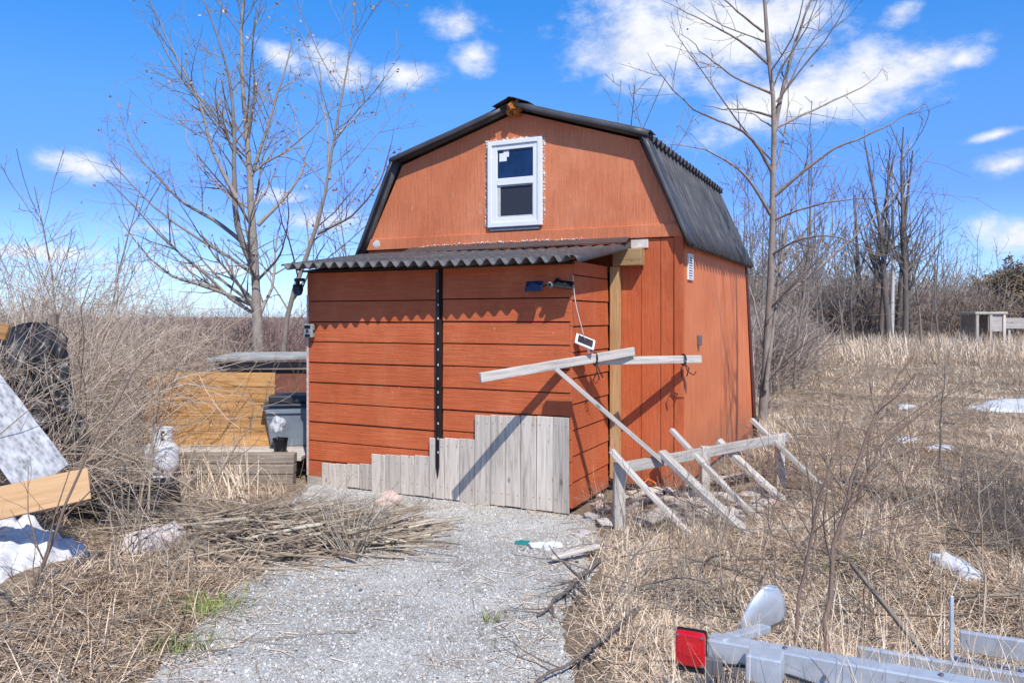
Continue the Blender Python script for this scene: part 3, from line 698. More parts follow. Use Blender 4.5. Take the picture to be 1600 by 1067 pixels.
mb = MB(); mb.add([(-2.2, YF-.22, 2.245), (.20, YF-.22, 2.256), (.17, YF-.03, 2.318), (-2.2, YF-.03, 2.312)], [(0,1,2,3)]); mb.build('top_flashing', M['flash'], shed, solid=.006)
mb = MB(); mb.box(.175, .34, YF-.012, YF-.001, 2.215, 2.30); mb.build('primer_patch', mat_simple('cream_primer', (.68,.60,.52), .8, 0, .25, 20), shed, .01)
mb = MB(); mb.box(.04, .31, YF-.13, YF-.014, 2.055, 2.205); o = mb.build('beam_end', M['raw_x'], shed, .006)
mb = MB(); mb.box(.006, .088, YF-.105, YF-.016, .12, 2.053); mb.build('corner_post', M['raw_z'], shed, .006)
# weathered boards nailed along the foot of the lean-to
def pxu(px): k = (px-CX)/F; return (k*CORN[1]-CORN[0])/(U[0]-k*U[1])
def pxz(px, py): t = pxu(px); y = CORN[1]+U[1]*t; return EYE-(py-HY)*y/F
ed = [440+e*.4405 for e in (148,200,239,282,325,375,427,478,530,583,636,690,745,798,853,908,967,1025)]
tops = [723,724,724,724,709,710,711,711,684,684,685,648,648,649,649,650,650]
for k in range(17):
    x0, x1 = pxu(ed[k]), pxu(ed[k+1]); zt = pxz((ed[k]+ed[k+1])/2, tops[k]+(1.5 if k == 16 else 0))
    mb = MB(); w = x1-x0; y_ = random.uniform(-.003, .003)
    mb.box(-w/2+.0025, w/2-.0025, -.022+y_, -.006, .004+random.uniform(0, .02), zt)
    o = mb.build('skirting_board', M['grey_z'], shed, .003); o.location = ((x0+x1)/2, -.008, 0); o.rotation_euler = (0, random.uniform(-.003, .003), 0)
    for zz in (.12, zt-.07):
        for sx_ in (-.3, .3):
            nb = MB(); nb.lathe([(.0005, 0), (.0045, .001), (.0045, .003)], 8)
            nb.v = [(p[0]+sx_*w, -.022+y_-p[2]*.6, p[1]+zz) for p in nb.v]
            nb.build('nail', M['metal_dk'], o)
mb = MB(); mb.box(pxu(482), pxu(504), -.02, -.004, .0, .075); mb.build('skirting_board', M['grey_x'], shed, .003)

# ------------------------------------------------------------------ planks helper (things)
def plank(name, a, b_, w, h, mat, roll=0.0, bevel=.004, warp=0.0):
    a = Vector(a); b_ = Vector(b_); L = (b_-a).length; x = (b_-a).normalized()
    up = Vector((0,0,1)) if abs(x.z) < .95 else Vector((0,1,0))
    y = up.cross(x).normalized(); z = x.cross(y)
    mt = Matrix((x, y, z)).transposed().to_4x4(); mt = Matrix.Translation(a) @ mt @ Matrix.Rotation(roll, 4, 'X')
    mb = MB(); n = 6; vs = []
    for k in range(n+1):
        t = k/n; dz = warp*math.sin(math.pi*t); dw = 1+.02*math.sin(k*3.7+L*9)
        for (sy, sz) in ((-1,-1),(1,-1),(1,1),(-1,1)): vs.append((L*t, sy*w/2*dw, sz*h/2+dz))
    fs = [(0,1,2,3), tuple(n*4+i for i in (3,2,1,0))]
    for k in range(n):
        for j in range(4): fs.append((k*4+j, k*4+4+j, k*4+4+(j+1) % 4, k*4+(j+1) % 4))
    mb.add(vs, fs); o = mb.build(name, mat, None, bevel); o.matrix_world = mt
    return o
Lp = P(750, 590, 5.78); Rp = P(990, 549, 6.50)
tag(plank('plank', Lp, Rp, .036, .072, M['grey_x']), 'weathered grey plank held nearly level across the porch corner, left and nearer of two', 'plank')
P2a, P2b = P(932, 564, 6.43), P(1095, 561, 6.72)
tag(plank('plank', P2a, P2b, .036, .066, M['grey_x']), 'short level grey plank reaching past the corner of the shed, right and farther of two', 'plank')
J = Lp+(Rp-Lp)*.5
BR = tag(plank('brace', P(868, 576, 6.02), P(1036, 722, 6.10), .06, .036, M['grey_x']), 'long pale brace running down from the level plank to the low rail', 'brace')
def strap_loop(name, c, ax, r, label, tails):
    mb = MB(); pts = []
    for k in range(13):
        a = 2*math.pi*k/12; pts.append((c[0]+ax[0]*math.cos(a)*r, c[1]+ax[1]*math.cos(a)*r, c[2]+math.sin(a)*r*1.15))
    mb.tube(pts, .0075, 6)
    for tl in tails: mb.tube([(c[0]+p[0], c[1]+p[1]-.035, c[2]+p[2]) for p in tl], .005, 6)
    o = mb.build(name, M['cord'], None, smooth=True); tag(o, label, 'cord')
c = P(930, 561, 6.32)
strap_loop('bungee_cord', c, (.3, -1), .045, 'dark cord looped round the two level planks below the white solar panel',
           [[(0,0,-.02),(.01,0,-.10),(-.02,0,-.17),(.0,0,-.20),(.03,0,-.16),(.012,0,-.09)], [(0,0,-.02),(.03,0,-.09),(.06,0,-.15)]])
c = P(1068, 562, 6.665)
strap_loop('bungee_cord', c, (.3, -1), .042, 'dark cord tied round the short plank at the shed corner',
           [[(0,0,-.03),(.03,0,-.10),(.08,0,-.13),(.10,0,-.10)], [(0,0,-.02),(-.03,0,-.08),(-.02,0,-.15)], [(0,0,-.03),(.04,0,-.07),(.02,0,-.14)]])
# ---- low broken rail fence with slats
fen = empty('broken_fence', (.8, 5.8, 0)); tag(fen, 'low weathered rail on three short posts beside the shed', 'fence')
def part(o, parent):
    mw = o.matrix_world.copy() if o.matrix_world != Matrix() else o.matrix_basis.copy()
    o.parent = parent; o.matrix_world = Matrix.Translation(Vector((0,0,0))) @ mw
    o.matrix_parent_inverse = Matrix.Translation(-Vector(parent.location)) if parent.rotation_euler.z == 0 else parent.matrix_basis.inverted()
    o.matrix_basis = mw
    return o
fp = [(P(967, 722, 5.79), .085), (P(1100, 697, 6.5), .075), (P(1219, 678, 7.17), .08)]
for p, w in fp:
    part(plank('post', (p[0], p[1], -.1), (p[0]+random.uniform(-.01, .01), p[1], p[2]), w, w*.9, M['grey_x'], random.uniform(-.2, .2), .008), fen)
part(plank('rail', (fp[0][0][0]-.02, fp[0][0][1]+.08, .43), (fp[2][0][0]+.1, fp[2][0][1]+.09, .46), .04, .085, M['grey_x']), fen)
slats = [((955,703,5.74), (1082,838), .055, .035, 'thin grey slat leaning from the nearest fence post, closest to the porch'),
         ((1033,706,6.12), (1178,843), .085, .04, 'broad pale slat leaning over the rail directly below the long brace'),
         ((1049,671,6.62), (1187,812), .055, .035, 'narrow grey slat leaning across the middle fence post'),
         ((1122,688,6.88), (1225,782), .095, .04, 'broad short slat leaning over the rail between the middle and far posts'),
         ((1174,655,7.28), (1300,775), .06, .035, 'narrow slat leaning past the far fence post, rightmost of the slats')]
for (a, b_, w, h, lab) in slats:
    p = P(*a); q = G(b_[0], b_[1], .02)
    tag(plank('slat', p, q, w, h, M['grey_x'], random.uniform(-.15, .15), .004, random.uniform(-.012, .016)), lab, 'slat', 'slats leaning over the low rail')
# rubbish under the rail
for (a, b_, w, lab) in [((985,772),(1085,752),.10,'grey board lying flat in the rubble nearest the wall under the rail'), ((1015,800),(1120,770),.12,'wide grey board lying across the rubble under the middle post'),
                        ((1040,758),(1165,742),.09,'grey board lying flat at the foot of the side wall'), ((1175,832),(1270,815),.05,'thin grey strip lying in the grass beyond the slats'),
                        ((1000,815),(1070,790),.14,'short wide grey board lying beside the nearest fence post'), ((1090,800),(1190,792),.11,'grey board end lying between the middle and far posts'), ((1020,775),(1110,790),.10,'grey board lying across the others in the rubble under the rail'), ((860,872),(935,852),.05,'pale stick of wood lying at the edge of the gravel')]:
    tag(plank('loose_board', G(*a, .05), G(*b_, .08), w, .022, M['grey_x'], random.uniform(-.2, .2)), lab, 'board', 'loose boards lying on the ground')
stones = [(925,812,.06,'stone'),(948,822,.07,'stone'),(940,800,.05,'stone'),(1000,785,.07,'stone'),(1095,790,.07,'stone'),(1130,782,.09,'stone'),(1180,778,.10,'stone'),(1205,790,.07,'pinkstone'),(985,805,.06,'pinkstone'),(1060,812,.06,'stone'),(912,838,.05,'stone')]+[(random.uniform(935, 1200), random.uniform(768, 822), random.uniform(.035, .085), random.choice(['stone','stone','pinkstone'])) for _ in range(26)]
for k, (px, py, r, mt) in enumerate(stones):
    c = G(px, py); o = blob('rock', (0,0,0), (r*1.15, r, r*.6), M[mt], None, .45, 40+k, 2, .3, c+np.array([0,0,r*.35]))
    tag(o, 'pale stone among the rubble along the foot of the shed', 'stone', 'stones in the rubble beside the shed')
c = G(607, 789); tag(blob('rock', (0,0,0), (.11,.08,.065), M['pinkstone'], None, .35, 90, 3, .4, c+np.array([0,0,.04])), 'flat pinkish rock in front of the grey porch boards', 'stone')
for k, (px, py, r) in enumerate([(840,856,.045),(862,858,.05),(893,866,.035)]):
    c = G(px, py); o = blob('rubble_block', (0,0,0), (r*1.5, r, r*.7), mat_simple('whitewashed_block', (.66,.65,.63), .8), None, .3, 60+k, 2, .3, c+np.array([0,0,r*.4]))
    tag(o, 'white lump of rubble beside the teal scrap on the gravel', 'rubble', 'white rubble on the gravel')
c = G(817, 852); mb = MB(); mb.box(-.055, .055, -.018, .018, 0, .022); mb.box(-.03, .05, -.012, .012, .0222, .03); o = mb.build('plastic_scrap', M['teal'], None, .006); o.location = c+np.array([0,0,.007]); o.rotation_euler = (0, 0, -.2)
tag(o, 'small teal plastic scrap lying on the gravel', 'plastic scrap')
mb = MB(); pts = []
for k in range(60):
    t = k/59; c = G(1000+48*t+10*math.sin(t*25), 752-4*t+6*math.cos(t*21), .10); pts.append(tuple(c+np.array([0,0,.03*math.sin(t*30)])))
mb.tube(pts, .009, 6); tag(mb.build('rope', M['orange_rope'], None, smooth=True), 'orange rope tangled under the rail at the foot of the wall', 'rope')

# ------------------------------------------------------------------ gadgets on the shed
def shed_pt(lx, ly, z): p = W3(lx, ly, z); return (p[0], p[1], p[2])
# dome camera at left eave
dc = empty('dome_camera', shed_pt(-2.76, -.08, 1.86), RZ); tag(dc, 'black dome security camera under the left end of the porch roof', 'camera')
mb = MB(); mb.box(-.03, .07, -.02, .02, .07, .10); mb.box(-.015, .015, -.015, .015, .03, .07); mb.build('bracket', M['black'], dc, .004)
mb = MB(); mb.lathe([(.002,.045), (.045,.04), (.05,.01), (.05,-.02)], 20); mb.build('housing', M['black'], dc, smooth=True)
mb = MB(); mb.lathe([(.047,-.02), (.042,-.045), (.026,-.062), (.001,-.068)], 20); mb.build('dome', M['glass'], dc, smooth=True)
mb = MB(); mb.box(-.02, .05, -.03, .03, .205, .25); mb.box(-.005, .03, -.02, .02, .172, .205); mb.build('antenna_box', M['black'], dc, .006)
# trail camera
tcm = empty('trail_camera', shed_pt(-2.66, -.03, 1.46), RZ); tag(tcm, 'small grey trail camera on the left edge of the porch wall', 'camera')
mb = MB(); mb.box(-.05, .05, -.03, .022, -.065, .065); mb.build('case', M['camo'], tcm, .012)
mb = MB(); mb.box(-.036, .036, -.036, -.0302, .025, .055); mb.build('flash_panel', M['black'], tcm, .003)
mb = MB(); mb.box(-.03, .03, -.034, -.0302, -.055, -.03); mb.build('sensor_panel', M['black'], tcm, .003)
mb = MB(); mb.lathe([(.001,0),(.014,.001),(.016,.006)], 14); o = mb.build('lens', M['glass'], tcm); o.location = (0, -.0302, 0); o.rotation_euler = (R(90), 0, 0)
mb = MB(); mb.box(-.056, .056, -.012, .012, -.012, .012); mb.build('strap', M['cord'], tcm)
# bullet camera with two panels
bc = empty('solar_camera', shed_pt(-.13, -.09, 1.85), RZ); tag(bc, 'black security camera with small solar panels under the right porch eave', 'camera')
mb = MB(); mb.tube([(0,0,0),(.0,-.05,.0)], .022, 14); mb.build('camera_body', M['camo'], bc, smooth=True)
mb = MB(); mb.tube([(0,-.05,0),(0,-.054,0)], .016, 12); mb.build('lens', M['black'], bc)
mb = MB(); mb.tube([(0,.0,.0),(.02,.05,.05),(.02,.085,.05)], .009, 8); mb.tube([(-.13,.0,-.02),(-.05,0,.0),(0,0,0)], .006, 6); mb.build('arm', M['black'], bc, smooth=True)
mb = MB(); mb.box(-.075, .075, -.008, .008, -.045, .045); o = mb.build('solar_panel', M['solar'], bc, .004); o.location = (-.145, -.03, -.01); o.rotation_euler = (R(-25), 0, 0)
mb = MB(); mb.box(-.075, .075, -.008, .008, -.045, .045); o = mb.build('solar_panel', M['black'], bc, .004); o.location = (.11, -.02, .0); o.rotation_euler = (R(-50), R(8), R(15))
# white solar panel on the plank
c = P(914, 534, 6.22)
sp = empty('small_solar_panel', tuple(c)); tag(sp, 'small white framed solar panel standing on the level plank', 'solar panel')
rot = (R(52), R(22), R(8))
mb = MB(); mb.box(-.085, .085, -.052, .052, -.008, .008); o = mb.build('panel_frame', M['white'], sp, .006); o.rotation_euler = rot
mb = MB(); mb.box(-.066, .066, -.036, .036, .0082, .0105); o = mb.build('solar_cell', M['solar_br'], sp); o.rotation_euler = rot
mb = MB(); mb.tube([(.01,.02,-.01),(.03,.03,-.05),(.035,.03,-.095)], .012, 10); mb.build('stand', M['white'], sp, smooth=True)
mb = MB(); a = W3(.02, -.02, 1.93); pts = [tuple(a)]+[tuple(a+(c-a)*t+np.array([-.02*math.sin(t*3.1), -.03*math.sin(t*3), -.02*math.sin(t*6)])) for t in np.linspace(.1, 1, 9)]
mb.tube(pts, .0035, 5); tag(mb.build('cable', M['wire'], None, smooth=True), 'thin white cable hanging from the porch roof to the solar panel', 'cable')

# ------------------------------------------------------------------ left side yard
# low store behind
ls = empty('low_store', tuple(P(425, 600, 9.6)*np.array([1,1,0]))); tag(ls, 'low reddish store with grey flat roof beyond the orange boards', 'shed')
mb = MB(); mb.add([(-.62,-.5,1.06),(.75,-.5,1.09),(.75,.25,1.11),(-.55,.25,1.10),(-.62,-.5,1.10),(.75,-.5,1.13),(.75,.25,1.15),(-.55,.25,1.14)], [(3,2,1,0),(4,5,6,7),(0,1,5,4),(1,2,6,5),(2,3,7,6),(3,0,4,7)])
mb.build('roof', mat_simple('weathered_roof_felt', (.34,.335,.31), .9, 0, .35, 6, .4), ls, .006)
mb = MB(); mb.box(-.5, .7, -.38, .2, .0, .93); mb.build('wall', M['brownwall'], ls)
mb = MB(); mb.box(-.55, .72, -.42, -.383, .96, 1.05); mb.build('fascia', M['old_beam'], ls, .005)
# sleeper platform
pf = empty('timber_platform', (-2.7, 7.7, 0)); tag(pf, 'low platform of stacked old grey timbers left of the porch', 'platform')
for r_ in range(3):
    for (x0, x1) in ((-1.45+.06*r_, -.25-.1*r_), (-.24-.1*r_, .62)):
        mb = MB(); mb.box(x0, x1, -.42+.02*r_, -.30+.02*r_, .098*r_, .098*r_+.092); mb.build('timber', M['old_beam'], pf, .008)
for k in range(6):
    mb = MB(); y0 = -.27+k*.165; mb.box(-1.3, .66, y0, y0+.15, .2, .235+random.uniform(0, .01)); mb.build('deck_board', M['grey_x'], pf, .005)
for k in range(4):
    mb = MB(); x0 = -1.2+k*.55; mb.box(x0, x0+.1, -.28, .7, .0, .198); mb.build('bearer', M['old_beam'], pf, .005)
# orange board panel
pn = empty('board_panel', (-3.16, 8.0, .245)); tag(pn, 'five wide orange pine boards joined in a panel standing on the timber platform', 'panel')
pn.rotation_euler = (R(-6), R(.8), R(3))
for k in range(5):
    mb = MB(); mb.box(-.66+random.uniform(0, .012), .66-random.uniform(0, .012), -.012, .012, k*.155+.002, k*.155+.151); mb.build('board', M['pine_x'], pn, .003)
for x_ in (-.5, .5):
    mb = MB(); mb.box(x_-.04, x_+.04, .0125, .04, .02, .76); mb.build('batten', M['raw_z'], pn, .003)
# bin
bn = empty('plastic_tote', (-2.33, 8.15, .24), .15); tag(bn, 'blue grey plastic tote with dark lid beside the porch wall', 'tote')
mb = MB(); mb.add([(-.2,-.16,0),(.3,-.16,0),(.3,.16,0),(-.2,.16,0),(-.26,-.21,.42),(.36,-.21,.42),(.36,.21,.42),(-.26,.21,.42)], [(3,2,1,0),(4,5,6,7),(0,1,5,4),(1,2,6,5),(2,3,7,6),(3,0,4,7)]); mb.build('body', M['bin'], bn, .02)
mb = MB(); mb.box(-.285, .385, -.235, .235, .422, .455); mb.box(-.22, .32, -.17, .17, .4555, .535); mb.build('lid', M['bin_lid'], bn, .015)
mb = MB(); mb.box(-.24, .34, -.222, -.205, .355, .40); mb.build('rim', M['bin'], bn, .005)
c = P(434, 664, 7.75)
tag(blob('sack', (0,0,0), (.06,.06,.085), M['camo_w'], None, .45, 21, 3, .2, c), 'crumpled white sack leaning on the blue grey tote', 'sack')
c = P(438, 690, 7.62)
wb = empty('bucket', (c[0], c[1], .24)); tag(wb, 'small black bucket under the white sack', 'bucket')
mb = MB(); mb.lathe([(.001,0),(.058,0),(.072,.15),(.076,.15),(.076,.135)], 20); mb.build('body', M['black'], wb, smooth=False)
# propane cylinder
c = P(252, 735, 7.0)
pt = empty('gas_cylinder', (c[0], c[1], .13)); tag(pt, 'white gas cylinder with collar standing in front of the orange boards', 'gas cylinder')
mb = MB(); mb.lathe([(.001,.03),(.07,.03),(.115,.05),(.145,.09),(.15,.13),(.15,.235),(.145,.27),(.115,.31),(.07,.33),(.04,.335),(.001,.336)], 32); mb.build('body', M['tank'], pt, smooth=True)
mb = MB(); mb.lathe([(.10,0),(.105,0),(.105,.045),(.10,.045)], 28); mb.build('foot_ring', M['tank'], pt, smooth=True)
mb = MB(); n = 20
for (a0, a1) in ((-.6, 1.9), (2.5, 5.1)):
    vs = []; fs = []
    for k in range(n+1):
        a = a0+(a1-a0)*k/n; dip = .04*(1-min(1, abs(k/n-.5)*3.2)) 
        for (r_, z) in ((.092, .315), (.095, .44-dip*0), (.099, .44), (.096, .315)): vs.append((r_*math.cos(a), r_*math.sin(a), z))
    for k in range(n):
        for j in range(4): fs.append((k*4+j, k*4+(j+1) % 4, k*4+4+(j+1) % 4, k*4+4+j))
    fs += [(0,1,2,3), (n*4+3, n*4+2, n*4+1, n*4)]; mb.add(vs, fs)
mb.lathe([(.088,.436),(.102,.436),(.104,.446),(.098,.452),(.088,.446),(.088,.436)], 28); mb.build('collar', M['tank'], pt)
mb = MB(); mb.lathe([(.018,.334),(.018,.375),(.011,.38),(.011,.40),(.03,.402),(.03,.42),(.001,.42)], 14); mb.build('valve', M['metal_dk'], pt, smooth=False)
mb = MB(); mb.box(-.32, .3, -.16, .16, .0, .125); o = mb.build('timber_block', M['old_beam'], None, .01); o.location = (c[0], c[1], 0); o.rotation_euler = (0, 0, .1)
tag(o, 'old timber block under the white gas cylinder', 'block')
# tyres
def tyre(loc, rot, label):
    e = empty('tyre', loc); e.rotation_euler = rot; tag(e, label, 'tyre', 'old tyres by the brush')
    mb = MB(); mb.lathe([(.185,-.07),(.20,-.088),(.25,-.098),(.295,-.085),(.31,-.05),(.314,0),(.31,.05),(.295,.085),(.25,.098),(.20,.088),(.185,.07),(.19,.05),(.195,0),(.19,-.05),(.185,-.07)], 48); mb.build('carcass', M['rubber'], e, smooth=True)
    mb = MB()
    for k in range(48):
        for (z0, z1, o_) in ((-.075,-.028,0), (-.022,.022,.5), (.028,.075,0)):
            a = 2*math.pi*(k+o_)/48; a2 = a+.085; r0, r1 = .306, .319
            mb.add([(r_*math.cos(q), r_*math.sin(q), z) for z in (z0, z1) for q in (a, a2) for r_ in (r0, r1)], [(0,1,3,2),(4,6,7,5),(0,4,5,1),(2,3,7,6),(1,5,7,3),(0,2,6,4)])
    mb.build('tread', M['rubber'], e)
c = G(185, 822); tyre((c[0], c[1]+.3, .12), (R(8), R(-5), 0), 'worn black tyre lying flat at the end of the brush pile, nearer of two')
tyre((c[0]-.5, c[1]+.52, .12), (R(-6), R(6), .4), 'worn black tyre lying flat behind the white sheet, farther of two')
# white painted board, laminate board, small orange board
o = plank('flakeboard', P(-75, 555, 4.75), P(72, 752, 4.58), .30, .014, M['osb'], R(62), .002); tag(o, 'white painted flakeboard offcut leaning at the left of the thicket', 'board')
o = plank('laminate_board', P(-120, 812, 4.05), P(140, 755, 4.35), .185, .018, M['laminate'], R(62), .002); tag(o, 'clean orange wood laminate board jutting in below the white flakeboard', 'board')
o = plank('pine_offcut', P(-90, 505, 4.9), P(12, 520, 4.8), .10, .02, M['pine_x'], R(75), .003); tag(o, 'short orange board end poking in high at the left edge', 'board')
# stump-like support pile: stacked scrap boards below the laminate board
for k in range(5):
    z = .05+.10*k; tag(plank('scrap_board', (-4.1+.1*k, 4.85+.03*k, z), (-3.05+random.uniform(-.1, .15)-.03*k, 5.0+random.uniform(-.1, .1), z+.02), .22, .045, M['old_beam'], random.uniform(-.1, .1)), 'dark old board in the stacked scrap behind the white sheet', 'board', 'stacked scrap boards at the left')
# black tarp over a stake frame
def cloth(name, mat, fn, nu, nv, label, cat, solid=.003):
    V = np.array([[fn(i/nu, j/nv) for j in range(nv+1)] for i in range(nu+1)]); k = nv+1
    i = (np.arange(nu)[:, None]*k+np.arange(nv)[None]).ravel()
    o = np_mesh(name, V, np.stack([i, i+1, i+1+k, i+k], -1), mat)
    md = o.modifiers.new('thickness', 'SOLIDIFY'); md.thickness = solid
    tag(o, label, cat); return o
def crumple(u, v, s=1.0): return s*(.5*math.sin(u*17+3*math.sin(v*6))+.3*math.sin(v*23+u*9)+.2*math.sin(u*41+v*31)+.25*math.sin(u*7-v*13))
def tarp_fn(u, v):
    px = -12+u*118+v*26+8*math.sin(v*5+u*3); py = 503+v*190+(1-v)*26*(2*u-1)**2
    p = P(px, py, 6.2-.25*math.sin(v*1.5)); k = min(1, v*3+.1); p[1] += crumple(u, v, .06)*k; p[0] += crumple(v, u, .015)*k; return p
cloth('black_tarp', M['tarp_b'], tarp_fn, 30, 46, 'shiny black tarp hanging in the shrubs at the left', 'tarp')
pp = P(85, 500, 6.27); tag(plank('stake', (pp[0], pp[1], 0), (pp[0], pp[1], 1.62), .05, .05, M['old_beam']), 'old wooden stake holding up the black tarp', 'stake')
pp = P(58, 500, 6.5); tag(plank('stake', (pp[0], pp[1], 0), (pp[0]+.05, pp[1], 1.58), .06, .06, M['old_beam'], .3), 'dark stake at the left side of the black tarp', 'stake')
def fold(x, y):
    r_ = 0
    for k, (fx, fy, ph) in enumerate([(5,9,0),(11,-7,1.3),(17,13,2.1),(-23,19,.4),(31,29,3.)]):
        r_ += (1-abs(math.sin(x*fx+y*fy+ph+.8*math.sin(y*fx*.6+k))))*(.5**k)
    return r_-.9
def sheet_fn(u, v):
    x = -4.0+1.55*u+.05*math.sin(v*9); y = 4.82-1.15*v+.06*math.sin(u*8)
    d = math.hypot((u-.42)/.55, (v-.42)/.56); z = .47*max(0, 1-d*d)**.4
    return np.array([x+.03*fold(v*2, u), y+.03*fold(u*2, v), max(z+.05*fold(x*1.2, y*1.2)+.03*fold(y*3.1+1, x*3.3)*min(1, .25+z*3), .03)])
cloth('white_sheet', M['tarp_w'], sheet_fn, 90, 80, 'crumpled white plastic sheet over rubbish in the left foreground', 'sheet')
# roll of insulation
c = G(272, 868); d = np.array([-.22, -.45, 0]); 
mb = MB(); pts = [tuple(c+np.array([.04,.08,.12])+d*t*.95) for t in np.linspace(0, 1, 9)]
mb.tube(pts, [.02,.085,.10,.098,.105,.10,.104,.085,.02], 40)
o = mb.build('insulation_roll', M['insul'], None, smooth=True); rr = random.Random(4)
for v_ in o.data.vertices: v_.co += Vector((rr.gauss(0, .009), rr.gauss(0, .009), rr.gauss(0, .009)))
tag(o, 'pinkish grey fluffy roll lying half buried in straw', 'insulation roll')

# ------------------------------------------------------------------ boat trailer corner
tr = empty('trailer', (1.2, 2.65, 0)); tag(tr, 'galvanised trailer frame corner lying in the dead grass', 'trailer')
def tl(p): return (p[0]-1.2, p[1]-2.65, p[2])
def chan(name, a, b_, w, h, mat=M['galv'], roll=0):
    o = plank(name, a, b_, w, h, mat, roll, .006); return part(o, tr)
A = np.array([.735, 2.86, .365]); B = np.array([2.75, 1.92, .365])
chan('main_rail', A, B, .075, .095)
chan('flange', A+np.array([.28, -.135, -.052]), B+np.array([0,0,-.052]), .13, .012)
chan('cross_member', P(1122, 1002, 2.82), P(1196, 981, 3.12), .05, .03)
C1 = P(1195, 1040, 2.66)
chan('stub_tube', C1+np.array([-.05, .03, 0]), C1+np.array([.055, -.022, 0]), .10, .092)
chan('side_rail', P(1340, 1012, 3.08)+np.array([0,0,-.04]), P(1620, 1060, 2.80)+np.array([0,0,-.04]), .03, .10)
chan('side_rail', P(1340, 1016, 3.16)+np.array([0,0,-.07]), P(1660, 1068, 2.86)+np.array([0,0,-.07]), .14, .012)
chan('side_rail', P(1500, 1000, 3.36), P(1690, 1030, 3.12), .03, .09)
chan('side_rail', P(1490, 1010, 3.42)+np.array([0,0,-.06]), P(1690, 1045, 3.18)+np.array([0,0,-.06]), .12, .012)
# mudguard
ol = [(1153,986),(1158,968),(1166,950),(1177,932),(1190,918),(1202,912),(1213,915),(1221,926),(1226,942),(1227,958),(1222,972),(1206,980),(1180,985)]
cxp = np.mean([P(p[0], p[1], 3.3) for p in ol], axis=0); vs = []; rings_ = 6
for k in range(rings_):
    s_ = 1-k/rings_
    for i, p in enumerate(ol):
        q = P(p[0], p[1], 3.3+.10*(p[0]-1153)/74.); v_ = cxp+np.array([0,.05,0])+(q-cxp-np.array([0,.05,0]))*s_; v_[1] -= .022*(1-s_*s_); vs.append(tl(v_))
vs.append(tl(cxp+np.array([0,.028,0]))); m_ = len(ol); mb = MB()
mb.add(vs, [(k*m_+i, k*m_+(i+1) % m_, (k+1)*m_+(i+1) % m_, (k+1)*m_+i) for k in range(rings_-1) for i in range(m_)]+[((rings_-1)*m_+i, (rings_-1)*m_+(i+1) % m_, rings_*m_) for i in range(m_)])
mb.build('mudguard', M['galv'], tr, smooth=True, solid=.006)
# tail lamp
lp = bpy.data.objects.new('tail_light', None); COL.objects.link(lp); lp.parent = tr; lp.location = tl(P(1079, 1012, 2.80)); lp.rotation_euler = (0, 0, R(-24)); lp.scale = (.92,)*3
mb = MB(); mb.box(-.058, .058, -.022, .018, -.068, .066); mb.build('lens', M['red'], lp, .012)
mb = MB(); mb.box(-.060, .060, .0185, .034, -.070, .068); mb.box(-.055, .055, -.01, .03, -.092, -.071); mb.build('housing', M['black'], lp, .006)
for (x_, z_) in ((-.047,.054),(.047,.054),(-.047,-.056),(.047,-.056)):
    mb = MB(); mb.lathe([(.0005,.004),(.005,.003),(.006,0)], 10); o = mb.build('screw', M['metal_dk'], lp); o.location = (x_, -.0222, z_); o.rotation_euler = (R(90), 0, 0)
mb = MB(); mb.lathe([(.0005,.005),(.022,.004),(.03,.002),(.032,-.001)], 24); o = mb.build('reflector', M['red'], lp); o.location = (0, -.0222, 0); o.rotation_euler = (R(90), 0, 0)
mb = MB(); mb.box(.05, .12, .0, .03, -.09, -.03); mb.build('bracket', M['metal_dk'], lp, .003)
mb = MB(); pts = [P(1345, 1066, 2.62), P(1365, 1045, 2.66), P(1395, 1050, 2.6), P(1420, 1085, 2.55)]
mb.tube([tuple(p) for p in pts], .006, 6); o = mb.build('cable', M['cord'], None, smooth=True); part(o, tr)
for k in range(3):
    q = A+(B-A)*(.12+.22*k)+np.array([0,0,.0485]); mb = MB(); mb.lathe([(.0005,.006),(.009,.006),(.009,0)], 6, tuple(tl(q))); mb.build('bolt', M['metal_dk'], tr)
for k in range(5):
    mb = MB(); mb.box(-.046, .046, -.0245, -.0222, -.046+k*.008, -.043+k*.008); mb.build('lens_rib', M['red'], lp)
ax_ = (B-A)/np.linalg.norm(B-A)
for k in range(4):
    q = A+ax_*(.16+.24*k)+np.array([ax_[1], -ax_[0], 0])*.0385+np.array([0,0,.012*(-1)**k]); mb = MB(); mb.tube([tl(q), tl(q+np.array([ax_[1], -ax_[0], 0])*.008)], .009, 6); mb.build('bolt', M['metal_dk'], tr)
mb = MB(); pts = [tl(A+ax_*t+np.array([ax_[1], -ax_[0], 0])*(.042+.008*math.sin(t*21))+np.array([0,0,-.035+.012*math.sin(t*9)])) for t in np.linspace(.02, 1.1, 24)]; mb.tube(pts, .005, 6); mb.build('wiring', M['cord'], tr, smooth=True)
a = P(1487, 930, 3.25); b0 = np.array([a[0]-.03, a[1]-.05, 0])
tag(plank('metal_stake', b0, a, .016, .012, M['galv']), 'thin pale upright stake between the trailer rails', 'stake')
tag(plank('garden_pole', P(1330, 880, 3.9), P(1500, 1090, 2.95), .022, .022, M['bark_m'] if False else M['old_beam'], 0, .006), 'dark straight pole slanting down onto the trailer rail', 'pole')

